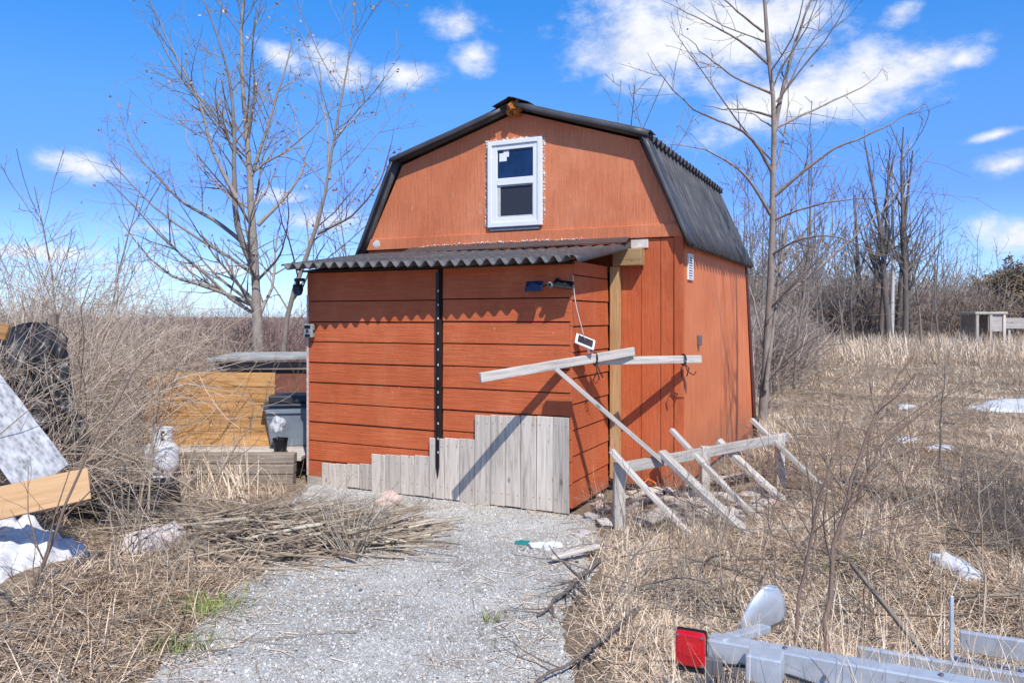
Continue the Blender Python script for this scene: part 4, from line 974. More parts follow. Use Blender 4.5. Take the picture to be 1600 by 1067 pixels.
# ------------------------------------------------------------------ snow
def snow(pts, name_label, hgt_=.035):
    mb = MB(); w = [G(*p) for p in pts]; c = sum(w)/len(w); n = len(w)
    ring_ = []
    for i in range(n):
        for t in (0, .33, .66):
            q = w[i]*(1-t)+w[(i+1) % n]*t; q = c+(q-c)*random.uniform(.72, 1.15); ring_.append(q)
    m_ = len(ring_); vs = []
    for s_, z in ((1.0, 0.0), (.9, .7), (.6, 1.0), (.25, 1.1)):
        for q in ring_:
            r_ = c+(q-c)*s_; vs.append((r_[0], r_[1], float(hgt(r_[0], r_[1]))+.02+z*hgt_+(random.uniform(-.005, .005) if z else -.03)))
    fs = [(k*m_+i, k*m_+(i+1) % m_, (k+1)*m_+(i+1) % m_, (k+1)*m_+i) for k in range(3) for i in range(m_)]+[tuple(3*m_+i for i in range(m_))]
    mb.add(vs, fs); o = mb.build('snow_patch', M['snow'], None, smooth=True); tag(o, name_label, 'snow', 'leftover snow patches in the field')
snow(SNOW[0], 'small old snow patch in the mid field, left of the long one', .025)
snow(SNOW[1], 'long old snow patch at the right edge of the field', .04)
snow(SNOW[2], 'small old snow patch in the field nearest the leaning sapling', .02)
snow(SNOW[3], 'thin sliver of snow in the field between the small patches', .012)
snow(SNOW[4], 'grey old snow patch in the dark weeds above the trailer', .025)

# ------------------------------------------------------------------ trees
def px_branch(pts, Y, dy=None, K=14):
    q = [P(p[0], p[1], Y+(0 if dy is None else dy*(i/(len(pts)-1)))) for i, p in enumerate(pts)]; return resample(q, K)
def tree_from(name, base, stems, twig, bark, label, cat='tree', group=None, leaves=0, sides=8, rt=.0032, thin=.72):
    """stems: list of (points(K,3), r0, r1); the first is the trunk"""
    K = 14; pts = np.stack([resample(s[0], K) for s in stems]); rad = thin*np.stack([s[1]+(s[2]-s[1])*np.linspace(0, 1, K)**.8 for s in stems])
    pts = pts+rng.normal(0, .012, pts.shape)*np.linspace(0, 1, K)[None, :, None]
    rt0 = np.array([base[0], base[1], 0.])
    e = empty(name, tuple(rt0)); tag(e, label, cat, group)
    t = Strands(); t.tubes(pts-rt0, rad*(1+rng.normal(0, .04, rad.shape)), sides, rng.uniform(.3, .8, len(pts)))
    t.build('trunk', bark, e)
    c = Strands()
    L = np.linalg.norm(np.diff(pts, axis=1), axis=2).sum(1)
    n1 = np.maximum(2, (L*twig[0]).astype(int))
    q1, r1 = grow(pts, rad, n1, (.22, .99), (28, 62), (.16, .42), .40, .07, .10, 7, rt)
    L1 = np.linalg.norm(np.diff(q1, axis=1), axis=2).sum(1)
    q2, r2 = grow(q1, r1, np.maximum(1, (L1*twig[1]+rng.random(len(L1))).astype(int)), (.15, .98), (28, 65), (.22, .55), .6, .06, .12, 5, rt*.8)
    L2 = np.linalg.norm(np.diff(q2, axis=1), axis=2).sum(1)
    q3, r3 = grow(q2, r2, (L2*twig[2]+rng.random(len(L2))).astype(int), (.2, .95), (30, 70), (.3, .6), .7, .05, .12, 4, rt*.7)
    for q, r_, s_ in ((q1, r1, 5), (q2, r2, 4), (q3, r3, 3)): c.tubes(q-rt0, r_, s_, rng.uniform(.15, .8, len(q)))
    c.build('crown', bark, e)
    if leaves:
        l = Strands(); allp = q2[:, -1]; k = rng.integers(0, len(allp), leaves); ct = allp[k]-rt0+rng.normal(0, .02, (leaves, 3))-np.array([0,0,.03])
        ax = nrm(rng.normal(0, 1, (leaves, 3)))*.022; ay = nrm(np.cross(ax, rng.normal(0, 1, (leaves, 3))))*.012
        l.quads(ct, ax, ay, rng.random(leaves)); l.build('dead_leaves', M['leaf'], e, False)
    return e
# left tree
Yt = 12.5
def st_(pts, r0, r1, Y=Yt, dy=0.0): return ([P(p[0], p[1], Y+dy*i/(len(pts)-1)) for i, p in enumerate(pts)], r0, r1)
LT = [st_([(406,660),(403,497),(398,412),(391,281),(387,211),(375,164),(375,94),(379,0),(382,-70)], .125, .012),
      st_([(392,410),(370,370),(365,281),(368,211),(361,117),(347,70),(323,28),(312,-20)], .065, .008, Yt, -.8),
      st_([(370,310),(328,234),(314,155),(281,103),(253,47),(232,0),(222,-30)], .04, .006, Yt-.4, -1.0),
      st_([(385,385),(337,342),(281,319),(244,272),(211,244),(187,178)], .045, .006, Yt, .9),
      st_([(400,478),(328,450),(262,431),(216,384),(183,337)], .045, .006, Yt, -1.0),
      st_([(403,352),(450,305),(478,262),(470,220),(457,164)], .04, .006, Yt, 1.0),
      st_([(393,275),(422,187),(450,94),(459,37)], .04, .006, Yt, .8),
      st_([(388,215),(398,155),(394,70),(400,10)], .03, .005, Yt, -.6),
      st_([(400,440),(440,400),(452,340),(448,300)], .028, .005, Yt, -1.2),
      st_([(396,330),(350,300),(300,240),(285,190)], .028, .005, Yt, 1.3)]
tree_from('bare_tree', LT[0][0][0], LT, (4.2, 4.4, 3.8), M['bark_l'], 'tall pale bare tree with spreading limbs standing left of the shed', leaves=260, thin=.92)
LT2 = [st_([(440,640),(445,473),(487,389),(511,305),(520,225),(534,155),(546,94),(553,42),(556,0)], .075, .008, 11.2),
       st_([(497,365),(553,337),(595,286),(618,201)], .035, .005, 11.2, -.5),
       st_([(515,280),(511,197),(501,141),(497,90)], .032, .005, 11.2, .5),
       st_([(523,215),(560,180),(578,120)], .022, .005, 11.2, .6)]
tree_from('bare_tree', LT2[0][0][0], LT2, (4.0, 4.2, 3.8), M['bark_l'], 'slender bare tree leaning right, between the tall pale tree and the porch roof', leaves=160)
# right tree
Yr = 11.2
RT = [st_([(1190,690),(1193,640),(1198,540),(1207,420),(1206,320),(1211,250),(1211,170),(1199,80),(1192,20),(1188,-90),(1186,-200)], .105, .02, Yr),
      st_([(1210,205),(1222,140),(1241,70),(1260,19),(1285,-60),(1300,-130)], .05, .008, Yr, .6),
      st_([(1207,309),(1250,272),(1297,234),(1358,211),(1447,164)], .045, .006, Yr, -.8),
      st_([(1212,200),(1288,164),(1358,133),(1384,100)], .03, .005, Yr, .8),
      st_([(1204,335),(1166,272),(1124,244),(1091,230),(1035,227)], .038, .005, Yr, -.9),
      st_([(1206,182),(1166,171),(1133,173),(1096,164)], .03, .005, Yr, .9),
      st_([(1207,270),(1171,206),(1115,187),(1068,164),(1011,84)], .038, .005, Yr, -.4),
      st_([(1205,146),(1147,122),(1100,84),(1063,51)], .03, .005, Yr, -1.0),
      st_([(1200,100),(1161,66),(1115,40),(1030,0)], .032, .005, Yr, .6),
      st_([(1192,50),(1157,23),(1124,-10),(1090,-50)], .026, .005, Yr, -.7),
      st_([(1207,345),(1260,323),(1325,311),(1410,311)], .03, .005, Yr, -1.0),
      st_([(1204,400),(1241,375),(1297,365),(1358,389),(1405,408)], .03, .005, Yr, -1.3),
      st_([(1196,610),(1212,480),(1222,390),(1238,310),(1258,270),(1270,230)], .05, .008, Yr-.1, .5),
      st_([(1197,560),(1178,470),(1160,420),(1152,370)], .028, .005, Yr, .4),
      st_([(1196,600),(1250,540),(1330,500),(1400,470)], .016, .004, Yr, -1.5),
      st_([(1213,160),(1262,95),(1300,50),(1330,-10)], .028, .005, Yr, -.8)]
tree_from('bare_tree', RT[0][0][0], RT, (2.8, 3.0, 2.0), M['bark_r'], 'tall bare tree with reddish grey trunk just right of the shed', leaves=40)

# generic saplings / trees
def gen_tree(h, r, nl=7, twig=(3.5, 3.5, 2.0), ang=(20, 50), spread=.45, K=12, rt=.004, bare=.25, lean=.05):
    a = Strands(); c = Strands()
    p = path(np.zeros((1, 3)), np.array([[rng.normal(0, lean), rng.normal(0, lean), 1.]]), np.array([h]), K, .045, .05); rd = np.linspace(r, r*.18, K)[None]
    a.tubes(p, rd, 7, np.array([.5]))
    q0, r0 = grow(p, rd, nl, (bare, .96), ang, (spread*.7, spread*1.3), .55, .09, .07, 9, rt*1.3); a.tubes(q0, r0, 5, rng.uniform(.3, .7, len(q0)))
    al = np.concatenate([q0]); L = np.linalg.norm(np.diff(al, axis=1), axis=2).sum(1)
    q1, r1 = grow(q0, r0, np.maximum(1, (L*twig[0]).astype(int)), (.15, .98), (25, 60), (.2, .5), .55, .06, .1, 6, rt)
    L1 = np.linalg.norm(np.diff(q1, axis=1), axis=2).sum(1)
    q2, r2 = grow(q1, r1, np.maximum(0, (L1*twig[1]+rng.random(len(L1))).astype(int)), (.2, .98), (25, 60), (.3, .6), .6, .05, .1, 4, rt*.8)
    c.tubes(q1, r1, 4, rng.uniform(.2, .8, len(q1))); c.tubes(q2, r2, 3, rng.uniform(.2, .8, len(q2)))
    if twig[2]:
        L2 = np.linalg.norm(np.diff(q2, axis=1), axis=2).sum(1)
        q3, r3 = grow(q2, r2, (L2*twig[2]+rng.random(len(L2))).astype(int), (.2, .95), (25, 65), (.35, .7), .7, .04, .1, 4, rt*.6); c.tubes(q3, r3, 3, rng.uniform(.2, .8, len(q3)))
    return a, c
def tree_thing(name, ac, bark, loc, rz, label, group, cat='tree', scale=1.0):
    e = empty(name, loc, rz); e.scale = (scale,)*3; tag(e, label, cat, group)
    ac[0].build('trunk', bark, e); ac[1].build('crown', bark, e); return e
def dup(e, loc, rz, scale, label=None):
    r_ = e.copy(); COL.objects.link(r_); r_.location = loc; r_.rotation_euler = (0, 0, rz); r_.scale = (scale,)*3
    if label: r_['label'] = label
    for ch in e.children:
        k = ch.copy(); COL.objects.link(k); k.parent = r_
    return r_
# cluster of dark trunks in the far field
gp = 'dark trunks in the far clump'
lab = 'tall dark bare trunk in the clump standing alone in the far field'
cl = tree_thing('clump_tree', gen_tree(10.2, .18, 9, (1.8, 1.6, .8), (14, 36), .26, rt=.012, bare=.35, lean=.02), M['bark_d'], tuple(G(1390, 546)), 0, lab, gp)
cl2 = tree_thing('clump_tree', gen_tree(10.6, .16, 10, (1.8, 1.6, .8), (25, 62), .32, rt=.012, bare=.28, lean=.02), M['bark_d'], tuple(G(1413, 546)), 0, lab, gp)
for (px, py, rz, sc, src) in [(1376,545,1.2,.92,cl2),(1402,543,2.3,.97,cl),(1362,543,3.5,.96,cl),(1424,543,4.4,.88,cl2),(1345,541,5.2,.84,cl)]:
    dup(src, tuple(G(px, py)), rz, sc)
bi = tree_thing('birch', gen_tree(9.5, .12, 10, (2.0, 1.8, 0), (20, 45), .25, rt=.012, bare=.45, lean=.02), M['bark_w'], tuple(G(1394, 545.5)), 0, 'white birch trunk among the dark clump in the far field', None)
bi['label'] = 'white barked slim birch in the middle of the dark clump'
o = dup(bi, tuple(G(1494, 536)), 2.0, .62, 'white barked birch before the woods, left of the far wooden stand')
# saplings at left
sap = tree_thing('sapling', gen_tree(3.5, .028, 9, (3.2, 2.6, 1.2), (15, 40), .42, rt=.004, lean=.05), M['bark_m'], tuple(P(95, 0, 11.5)*np.array([1,1,0])), 0, 'slim bare sapling rising over the thicket, leftmost of two', 'saplings over the thicket')
dup(sap, tuple(P(160, 0, 12.5)*np.array([1,1,0])), 1.9, 1.04, 'slim bare sapling rising over the thicket, nearer the tall pale tree')
for (px, Y, rz, sc, lb) in [(560,14,4.2,1.15,'bare sapling showing above the left end of the porch roof'),(935,14.5,.9,1.5,'thin bare sapling peeping over the roof ridge, left of two'),(985,14,2.2,1.42,'thin bare sapling peeping over the right roof slope')]:
    dup(sap, tuple(P(px, 0, Y)*np.array([1,1,0])), rz, sc, lb)
sap2 = tree_thing('sapling', gen_tree(5.4, .036, 11, (2.6, 2.4, 1.2), (15, 48), .42, rt=.006, lean=.06), M['bark_m'], tuple(P(1240, 0, 16)*np.array([1,1,0])), 0, 'grey bare sapling right behind the tall reddish tree', 'grey saplings behind the shed')
for (px, Y, rz, sc, lb) in [(1180,19,1,1.0,'grey sapling beyond the far roof corner'),(1275,22,2,1.05,'grey sapling right of the tall reddish tree, before the woods'),(1320,27,3,1.15,'grey sapling left of the dark clump'),(1470,30,4,1.1,'grey sapling right of the dark clump'),(1165,15,5.3,.75,'low grey sapling against the far edge of the shed'),(1440,33,2.6,1.35,'taller grey sapling close behind the dark clump')]:
    dup(sap2, tuple(P(px, 0, Y)*np.array([1,1,0])), rz, sc, lb)
for i, (px, Y, rz, sc) in enumerate([(1145,24,.3,1.1),(1160,30,2.4,1.3),(1215,26,5,1.15),(1255,31,1.2,1.35),(1290,35,3.3,1.35),(1310,38,.8,1.5),(1335,34,4.6,1.25),(1350,39,2.2,1.45),(1175,36,1.9,1.6),(1230,37,3.9,1.5),(1455,37,5.5,1.3),(1485,39,2.9,1.15),(1515,40,.2,1.1),(1560,40,1.4,.95)]):
    dup(sap2, tuple(P(px, 0, Y)*np.array([1,1,0])), rz, sc, 'grey bare tree standing at the front of the woods')
# tree just outside the frame whose shadow lies on the side wall
az = math.atan2(U[1], U[0])
sd = np.array([-Vv[0], -Vv[1]])*math.cos(R(SUN_AZ_LOCAL))+U*math.sin(R(SUN_AZ_LOCAL))
sw = W3(XC+HW, 3.05, 0)[:2]; bt = sw+sd*4.3
tree_thing('bare_tree', gen_tree(10.5, .072, 18, (2.6, 2.2, 1.0), (25, 60), .17, rt=.006, bare=.35, lean=.004), M['bark_m'], (bt[0], bt[1], 0), .6, 'tall slim bare tree beside the viewer whose shadow lies on the side wall', None)
# ------------------------------------------------------------------ shrubs
def gen_shrub(n, h, spread, r, twig=(4, 3), wig=.10, up=.03, arch=0.0):
    s_ = Strands(); a = rng.uniform(0, 6.28, n); b_ = rng.random(n)**.7*spread
    p0 = np.stack([np.cos(a)*b_*.35, np.sin(a)*b_*.35, np.zeros(n)], -1); d = np.stack([np.cos(a)*b_*.75, np.sin(a)*b_*.75, np.ones(n)], -1)+rng.normal(0, .12, (n, 3))
    K = 9; L = h*rng.uniform(.55, 1.12, n); q = path(p0, d, L, K, wig, up-arch*1.0)
    rd = r*rng.uniform(.6, 1.2, n)[:, None]*np.linspace(1, .35, K)[None]; cc = np.clip(rng.normal(.55, .22, n), 0, 1); s_.tubes(q, rd, 4, cc)
    q1, r1 = grow(q, rd, twig[0], (.2, .97), (25, 65), (.2, .5), .6, .04, .13, 5, r*.3); s_.tubes(q1, r1, 3, np.clip(np.repeat(cc, twig[0])+rng.normal(0, .12, len(q1)), 0, 1))
    if twig[1]:
        q2, r2 = grow(q1, r1, twig[1], (.2, .95), (30, 65), (.25, .55), .7, .03, .13, 4, r*.25); s_.tubes(q2, r2, 3, np.clip(np.repeat(np.repeat(cc, twig[0]), twig[1])+rng.normal(0, .12, len(q2)), 0, 1))
    return s_
bram = [gen_shrub(90, 2.6, 1.1, .0068, (5, 3), .19, -.03, .05), gen_shrub(80, 2.3, 1.2, .0062, (5, 3), .22, -.05, .05), gen_shrub(75, 1.8, .9, .0058, (5, 3), .2, .02)]
bob = []
blab = 'pale arching bare canes in the tangled thicket at the left'
spots = [(-30,6.3,0,1.0),(30,6.9,1,.95),(45,7.6,0,.85),(-60,5.4,1,.9),(105,8.9,2,.95),(60,8.8,0,1.05),(210,9.3,2,1.05),(-90,7.8,0,1.1),(120,10.2,1,1.1),(270,10.0,2,.95),(20,10.5,0,1.1),(-120,9.5,1,1.2),(330,10.8,2,.8),(35,6.2,2,.75),(10,5.7,1,.72)]
for i, (px, Y, kk, sc) in enumerate(spots):
    loc = tuple(P(px, 0, Y)*np.array([1,1,0]))
    if not any(b_[0] == kk for b_ in bob):
        o = bram[kk].build('shrub', M['cane']); bob.append((kk, o)); o.location = loc
    else:
        o = [b_[1] for b_ in bob if b_[0] == kk][0].copy(); COL.objects.link(o); o.location = loc
    o.rotation_euler = (0, 0, i*1.7); o.scale = (sc,)*3
    tag(o, blab, 'shrub', 'canes of the thicket at the left')
# osier scrub plain, left and behind the shed
sc_p = [gen_shrub(26, 1.75, .8, .008, (5, 2), .15, .05).arrays() for _ in range(3)]
st = Strands()
for k in range(260):
    Y = 11+42*rng.random()**1.35; x = Y*rng.uniform(-.98, .02)
    if Y < 13 and x > -2.6: continue
    st.merge(sc_p[k % 3], (x, Y, 0), rng.uniform(0, 6.28), (rng.uniform(.9, 1.3)*(1+Y/60), rng.uniform(.62, .88)))
for k in range(230):
    Y = 12+14*rng.random(); x = Y*rng.uniform(-.98, -.02)
    if Y < 14 and x > -2.9: continue
    st.merge(sc_p[k % 3], (x, Y, 0), rng.uniform(0, 6.28), (rng.uniform(.8, 1.25), rng.uniform(.75, 1.08)))
for k in range(150):
    Y = 52+60*rng.random(); x = Y*rng.uniform(-1.0, .05)
    st.merge(sc_p[k % 3], (x, Y, 0), rng.uniform(0, 6.28), (rng.uniform(2.4, 3.4), rng.uniform(.75, 1.05)))
tag(st.build('scrub', M['osier']), 'reddish brown leafless scrub stretching to the horizon at the left', 'scrub', kind='stuff')
# woods at the right
wt = []
for _ in range(4):
    a, c_ = gen_tree(6.2, .07, 10, (1.5, 1.3, 0), (18, 50), .34, rt=.014, bare=.12, lean=.06)
    for g in c_.V: pass
    m_ = Strands(); m_.merge(a.arrays(), (0,0,0), 0, (1,1)); m_.merge(c_.arrays(), (0,0,0), 0, (1,1)); wt.append(m_.arrays())
ws = [gen_shrub(24, 2.6, .8, .016, (4, 2), .1, .04).arrays() for _ in range(2)]
st = Strands()
for k in range(420):
    Y = 42+30*rng.random(); x = Y*rng.uniform(.02, 1.0)
    hs = rng.uniform(.35, .85)*(1.0 if x/Y < .52 else .72)*(1.25 if x/Y < .40 else 1)
    st.merge(wt[k % 4], (x, Y, 0), rng.uniform(0, 6.28), (rng.uniform(.9, 1.4), hs*1.12))
for k in range(900):
    Y = 39+26*rng.random(); x = Y*rng.uniform(.0, 1.0); st.merge(ws[k % 2], (x, Y, 0), rng.uniform(0, 6.28), (rng.uniform(1.5, 2.4), rng.uniform(.9, 1.7)))
for k in range(90):
    Y = 15+20*rng.random(); x = Y*rng.uniform(.30, .36); st.merge(ws[k % 2], (x, Y, 0), rng.uniform(0, 6.28), (rng.uniform(.7, 1.1), rng.uniform(.4, .8)))
tag(st.build('woods', M['woods']), 'grey bare woods closing the field behind the shed at the right', 'woods', kind='stuff')
# brown cedars
def cedar(h, w):
    a = Strands(); c_ = Strands()
    p = path(np.zeros((1,3)), np.array([[0,0,1.]]), np.array([h]), 10, .02, .05); rd = np.linspace(.12, .02, 10)[None]; a.tubes(p, rd, 6, np.array([.5]))
    q, r_ = grow(p, rd, 130, (.05, .97), (55, 95), (w/h*.55, w/h*1.15), .4, .03, .08, 6, .008); c_.tubes(q, r_, 3, rng.uniform(.1, .5, len(q)))
    n = 9000; i = rng.integers(0, len(q), n); t = rng.uniform(.25, 1, n)*4.99; i0 = t.astype(int); f = (t-i0)[:, None]; ct = q[i, i0]*(1-f)+q[i, i0+1]*f+rng.normal(0, .12, (n, 3))
    ax = nrm(rng.normal(0, 1, (n, 3))); ay = nrm(np.cross(ax, rng.normal(0, 1, (n, 3)))); c_.quads(ct, ax*.09, ay*.028, np.clip(rng.normal(.5, .22, n), 0, 1)); return a, c_
def cedar_thing(loc, rz, label):
    a, c_ = cedar(4.0, 2.2); e = empty('cedar', loc, rz); tag(e, label, 'cedar', 'brownish cedars at the right edge'); a.build('trunk', M['bark_d'], e); c_.build('crown', M['needle'], e, False); return e
ced = cedar_thing(tuple(P(1590, 0, 41)*np.array([1,1,0])), 0, 'brownish cedar behind the far wooden stand at the right edge')
dup(ced, tuple(P(1545, 0, 47)*np.array([1,1,0])), 4, .92, 'brownish cedar left of the one behind the far wooden stand')
# far wooden stand
c = P(1535, 540, 36)
sn = empty('wooden_stand', (c[0], c[1], 0)); tag(sn, 'small grey wooden stand with flat roof and boarded pen at the right edge', 'stand')
mb = MB(); mb.box(-.75, .75, -.7, .7, 1.70, 1.80); mb.build('roof', M['grey_x'], sn, .01)
mb = MB(); mb.box(-.1, .68, -.6, -.56, .9, 1.66); mb.build('front_panel', M['grey_x'], sn)
mb = MB(); mb.box(-.66, -.62, -.55, .6, .1, 1.66); mb.box(-.6, .6, .5, .54, .1, 1.66); mb.build('wall', M['old_beam'], sn)
for x_ in (-.62, .0, .62):
    for y_ in (-.6, .6):
        mb = MB(); mb.box(x_-.06, x_+.06, y_-.062, y_+.06, 0, 1.695); mb.build('post', M['grey_z'], sn, .005)
mb = MB(); mb.box(.70, 2.9, -.55, -.50, 1.03, 1.30); mb.box(.70, 2.9, -.55, -.505, 1.31, 1.52); mb.build('pen_boards', M['grey_x'], sn)
for x_ in (.95, 1.7, 2.5):
    mb = MB(); mb.box(x_-.05, x_+.05, -.49, -.40, 0, 1.5); mb.build('post', M['grey_z'], sn, .005)

# ------------------------------------------------------------------ foreground stalks
def stalk(name, pts, r, label, mat='bark_m', tw=(5, 3), cat='sapling', group=None):
    q = resample(pts, 16)[None]; q = q+rng.normal(0, .006, q.shape); rd = np.linspace(r, r*.3, 16)[None]; s_ = Strands(); s_.tubes(q, rd, 6, np.array([.45]))
    q1, r1 = grow(q, rd, tw[0], (.3, .97), (22, 50), (.22, .5), .6, .05, .09, 7, .0016); s_.tubes(q1, r1, 4, rng.uniform(.2, .7, len(q1)))
    q2, r2 = grow(q1, r1, tw[1], (.2, .95), (25, 60), (.2, .5), .6, .04, .1, 4, .0012); s_.tubes(q2, r2, 3, rng.uniform(.2, .7, len(q2)))
    o = s_.build(name, M[mat]); tag(o, label, cat, group); return o
stalk('sapling', [(G(1290,1090)), P(1295,900,3.5), P(1312,820,3.5), P(1340,710,3.55), P(1375,620,3.6), P(1425,555,3.65)], .0135, 'brown bare sapling rising in front of the trailer and bending right', 'bark_s', (7,3))
stalk('sapling', [G(1235,1090), P(1250,930,3.4), P(1275,800,3.4), P(1300,720,3.4), P(1322,640,3.45)], .010, 'thin brown sapling just left of the bending one at the trailer', 'bark_s', (5,3))
stalk('sapling', [G(1275,1075), P(1285,960,3.6), P(1305,860,3.6), P(1300,760,3.6), P(1280,690,3.65)], .0055, 'short twiggy sapling tangled with the two at the trailer', 'bark_s', (6,3))
for i, (bx, by, tx, ty, Y) in enumerate([(1185,1010,1215,760,4.0),(1225,985,1205,800,4.1),(1350,1000,1372,770,4.0),(1410,985,1400,760,4.2),(1260,960,1290,740,4.5),(1150,960,1128,800,4.3),(1380,930,1430,700,4.8),(1090,940,1075,800,4.5)]):
    b0 = G(bx, by); m_ = P((bx*.55+tx*.45)+random.uniform(-14, 14), (by+ty)/2, b0[1]+.05); stalk('sapling', [b0, m_, P(tx, ty, b0[1]+.08)], .0042, 'thin brown twiggy stem standing in the grass around the trailer', 'bark_s', (5,2), 'sapling', 'thin brown stems around the trailer')
stalk('sapling', [G(1318,838), P(1345,760,5.5), P(1385,680,5.5), P(1450,640,5.5)], .012, 'branching sapling in the field right of the rightmost slat', 'bark_s', (7,3))
stalk('dry_stalk', [G(1540,995), P(1537,880,4.1), P(1530,780,4.1), P(1522,700,4.15)], .008, 'upright dry stalk in the dark weeds at the right edge', 'stalk', (5,3), 'stalk')
stalk('dry_stalk', [G(1468,735), P(1468,690,8), P(1472,620,8), P(1478,572,8)], .012, 'dark upright stalk in the middle of the field', 'bark_d', (5,2), 'stalk')
stalk('dry_stalk', [G(985,1000), P(985,900,3.9), P(970,800,3.95), P(952,700,4.0)], .006, 'thin pale stalk in front of the nearest fence post', 'stalk', (5,3), 'stalk')
stalk('sapling', [G(-10,1085), P(40,960,3.9), P(80,850,3.95), P(110,760,4.0), P(155,680,4.05), P(200,590,4.1), P(240,545,4.15)], .013, 'dark bare sapling leaning right across the left foreground', 'bark_s', (5,3))
stalk('dry_stalk', [G(228,865), P(232,780,5.6), P(240,690,5.6), P(250,590,5.65), P(262,500,5.7)], .014, 'thick upright dry stalk in front of the gas cylinder', 'stalk', (6,3), 'stalk')
stalk('dry_stalk', [G(210,850), P(228,740,5.9), P(246,640,5.9), P(270,560,5.95)], .009, 'thin dry stalk left of the thick one by the gas cylinder', 'stalk', (6,3), 'stalk')
stalk('dry_stalk', [G(270,850), P(330,760,5.9), P(380,680,5.9), P(430,600,5.95)], .011, 'dry stalk slanting right across the orange boards', 'stalk', (6,3), 'stalk')
stalk('branch', [P(175,700,6.0), P(250,735,6.0), P(330,780,5.95), P(380,815,5.9)], .014, 'long pale branch slanting from the gas cylinder down to the brush pile', 'stalk', (4,2), 'branch')
stalk('branch', [P(318,846,5.0), P(340,880,4.9), P(370,925,4.65), P(402,962,4.5)], .018, 'dark dead branch lying at the left edge of the gravel', 'bark_d', (9,4), 'branch')
stalk('branch', [G(935,875,.04), G(900,905,.06), G(870,935,.05), G(838,960,.03)], .02, 'dark bundle of twigs lying along the right edge of the gravel', 'bark_d', (14,4), 'branch')
stalk('branch', [G(1000,950,.05), G(900,1030,.06), G(840,1063,.04), G(790,1100,.03)], .013, 'dark stick lying at the front right of the gravel', 'bark_d', (7,3), 'branch')
stalk('branch', [G(560,985,.02), G(480,990,.02), G(400,998,.025)], .004, 'thin reed lying across the gravel at the left', 'stalk', (2,1), 'branch')
# dark weeds, right
dw = gen_shrub(60, .85, .9, .0045, (4, 3), .14, .02)
dws = [(1560,880),(1500,850),(1600,840),(1640,900),(1540,810)]
for i, (px, py) in enumerate(dws):
    loc = tuple(G(px, py))
    if i == 0: d0 = dw.build('weed_clump', M['bark_d']); o = d0
    else: o = d0.copy(); COL.objects.link(o)
    o.location = loc; o.rotation_euler = (0, 0, i*2.1); o.scale = (.62+.05*(i % 3),)*3
    tag(o, 'dark twiggy weed clump at the lower right edge', 'weeds', 'dark weed clumps at the lower right')
# dry upright weeds all over
st = Strands(); sp_ = [gen_shrub(3, .95, .25, .0042, (4, 2), .07, .02).arrays() for _ in range(5)]
def put(n, y0, y1, xl, xr, h, keep=None):
    x, y = scatter(n, y0, y1, xl, xr); k = free(x, y) & ~in_poly(x, y, PATH); x, y = x[k], y[k]
    lx, ly = to_local(x, y); k = ~((lx > -3.4) & (lx < 1.1) & (ly > -1.2) & (ly < 5)); x, y = x[k], y[k]
    for i in range(len(x)):
        st.merge(sp_[i % 5], (x[i], y[i], float(hgt(x[i], y[i]))), rng.uniform(0, 6.28), (rng.uniform(.7, 1.1)*(1 if y[i] < 14 else 1.7), rng.uniform(h[0], h[1])))
put(130, 3.4, 9, .12, .9, (.35, .85)); put(260, 9, 24, .25, .9, (.5, 1.1)); put(230, 24, 40, .25, .9, (.7, 1.3))
put(60, 4.6, 8, -.9, -.42, (.5, 1.2)); put(110, 7, 12, -.9, -.28, (.6, 1.4)); put(40, 3.2, 5.0, -.9, -.4, (.3, .6))
x = rng.uniform(.62, 1.6, 60); y = rng.uniform(5.6, 6.6, 60)
for i in range(60): st.merge(sp_[i % 5], (x[i], y[i]-.25, 0), rng.uniform(0, 6.28), (rng.uniform(.5, .9), rng.uniform(.15, .45)))
tag(st.build('dry_weeds', M['stalk']), 'thin upright dry weeds standing in the dead grass', 'weeds', kind='stuff')
st = Strands()
def lying(n, keep, y0, y1, xl, xr, r):
    x, y = scatter(n, y0, y1, xl, xr); k = free(x, y) & keep(x, y); x, y = x[k], y[k]; n = len(x)
    az = rng.uniform(0, 6.28, n); el = np.abs(rng.normal(.12, .2, n)); d = np.stack([np.cos(az)*np.cos(el), np.sin(az)*np.cos(el), np.sin(el)], -1)
    q = path(np.stack([x, y, hgt(x, y)+.03], -1), d, rng.uniform(.2, .9, n), 7, .09, -.03); q[..., 2] = np.maximum(q[..., 2], hgt(q[..., 0], q[..., 1])+.015)
    rd = rng.gamma(3, r/3, n)[:, None]*np.linspace(1, .35, 7)[None]+.0008; st.tubes(q, rd, 4)
    q1, r1 = grow(q, rd, 2, (.3, .95), (20, 50), (.2, .5), .6, .02, .1, 5, .0009); st.tubes(q1, r1, 3)
lying(700, lambda x, y: x > .5, 3.0, 8.5, .08, .9, .0036); lying(260, lambda x, y: x < -1.2, 3.0, 6.5, -.9, -.2, .003); lying(300, lambda x, y: x > 1, 8.5, 18, .3, .9, .006)
tag(st.build('fallen_twigs', M['bark_m']), 'dark fallen twigs lying all through the dead grass', 'twigs', kind='stuff')
st = Strands(); n = 700; Y = rng.uniform(2.9, 7, n); X = Y*rng.uniform(-.45, .4, n); lx, ly = to_local(X, Y); k = ~((lx > -2.75) & (lx < .75) & (ly > -.08)); X, Y = X[k], Y[k]; n = len(X)
ax = nrm(rng.normal(0, 1, (n, 3))*np.array([1,1,.5])); ay = nrm(np.cross(ax, np.array([0,0,1.])+rng.normal(0, .25, (n, 3)))); sz = rng.uniform(.003, .009, n)[:, None]
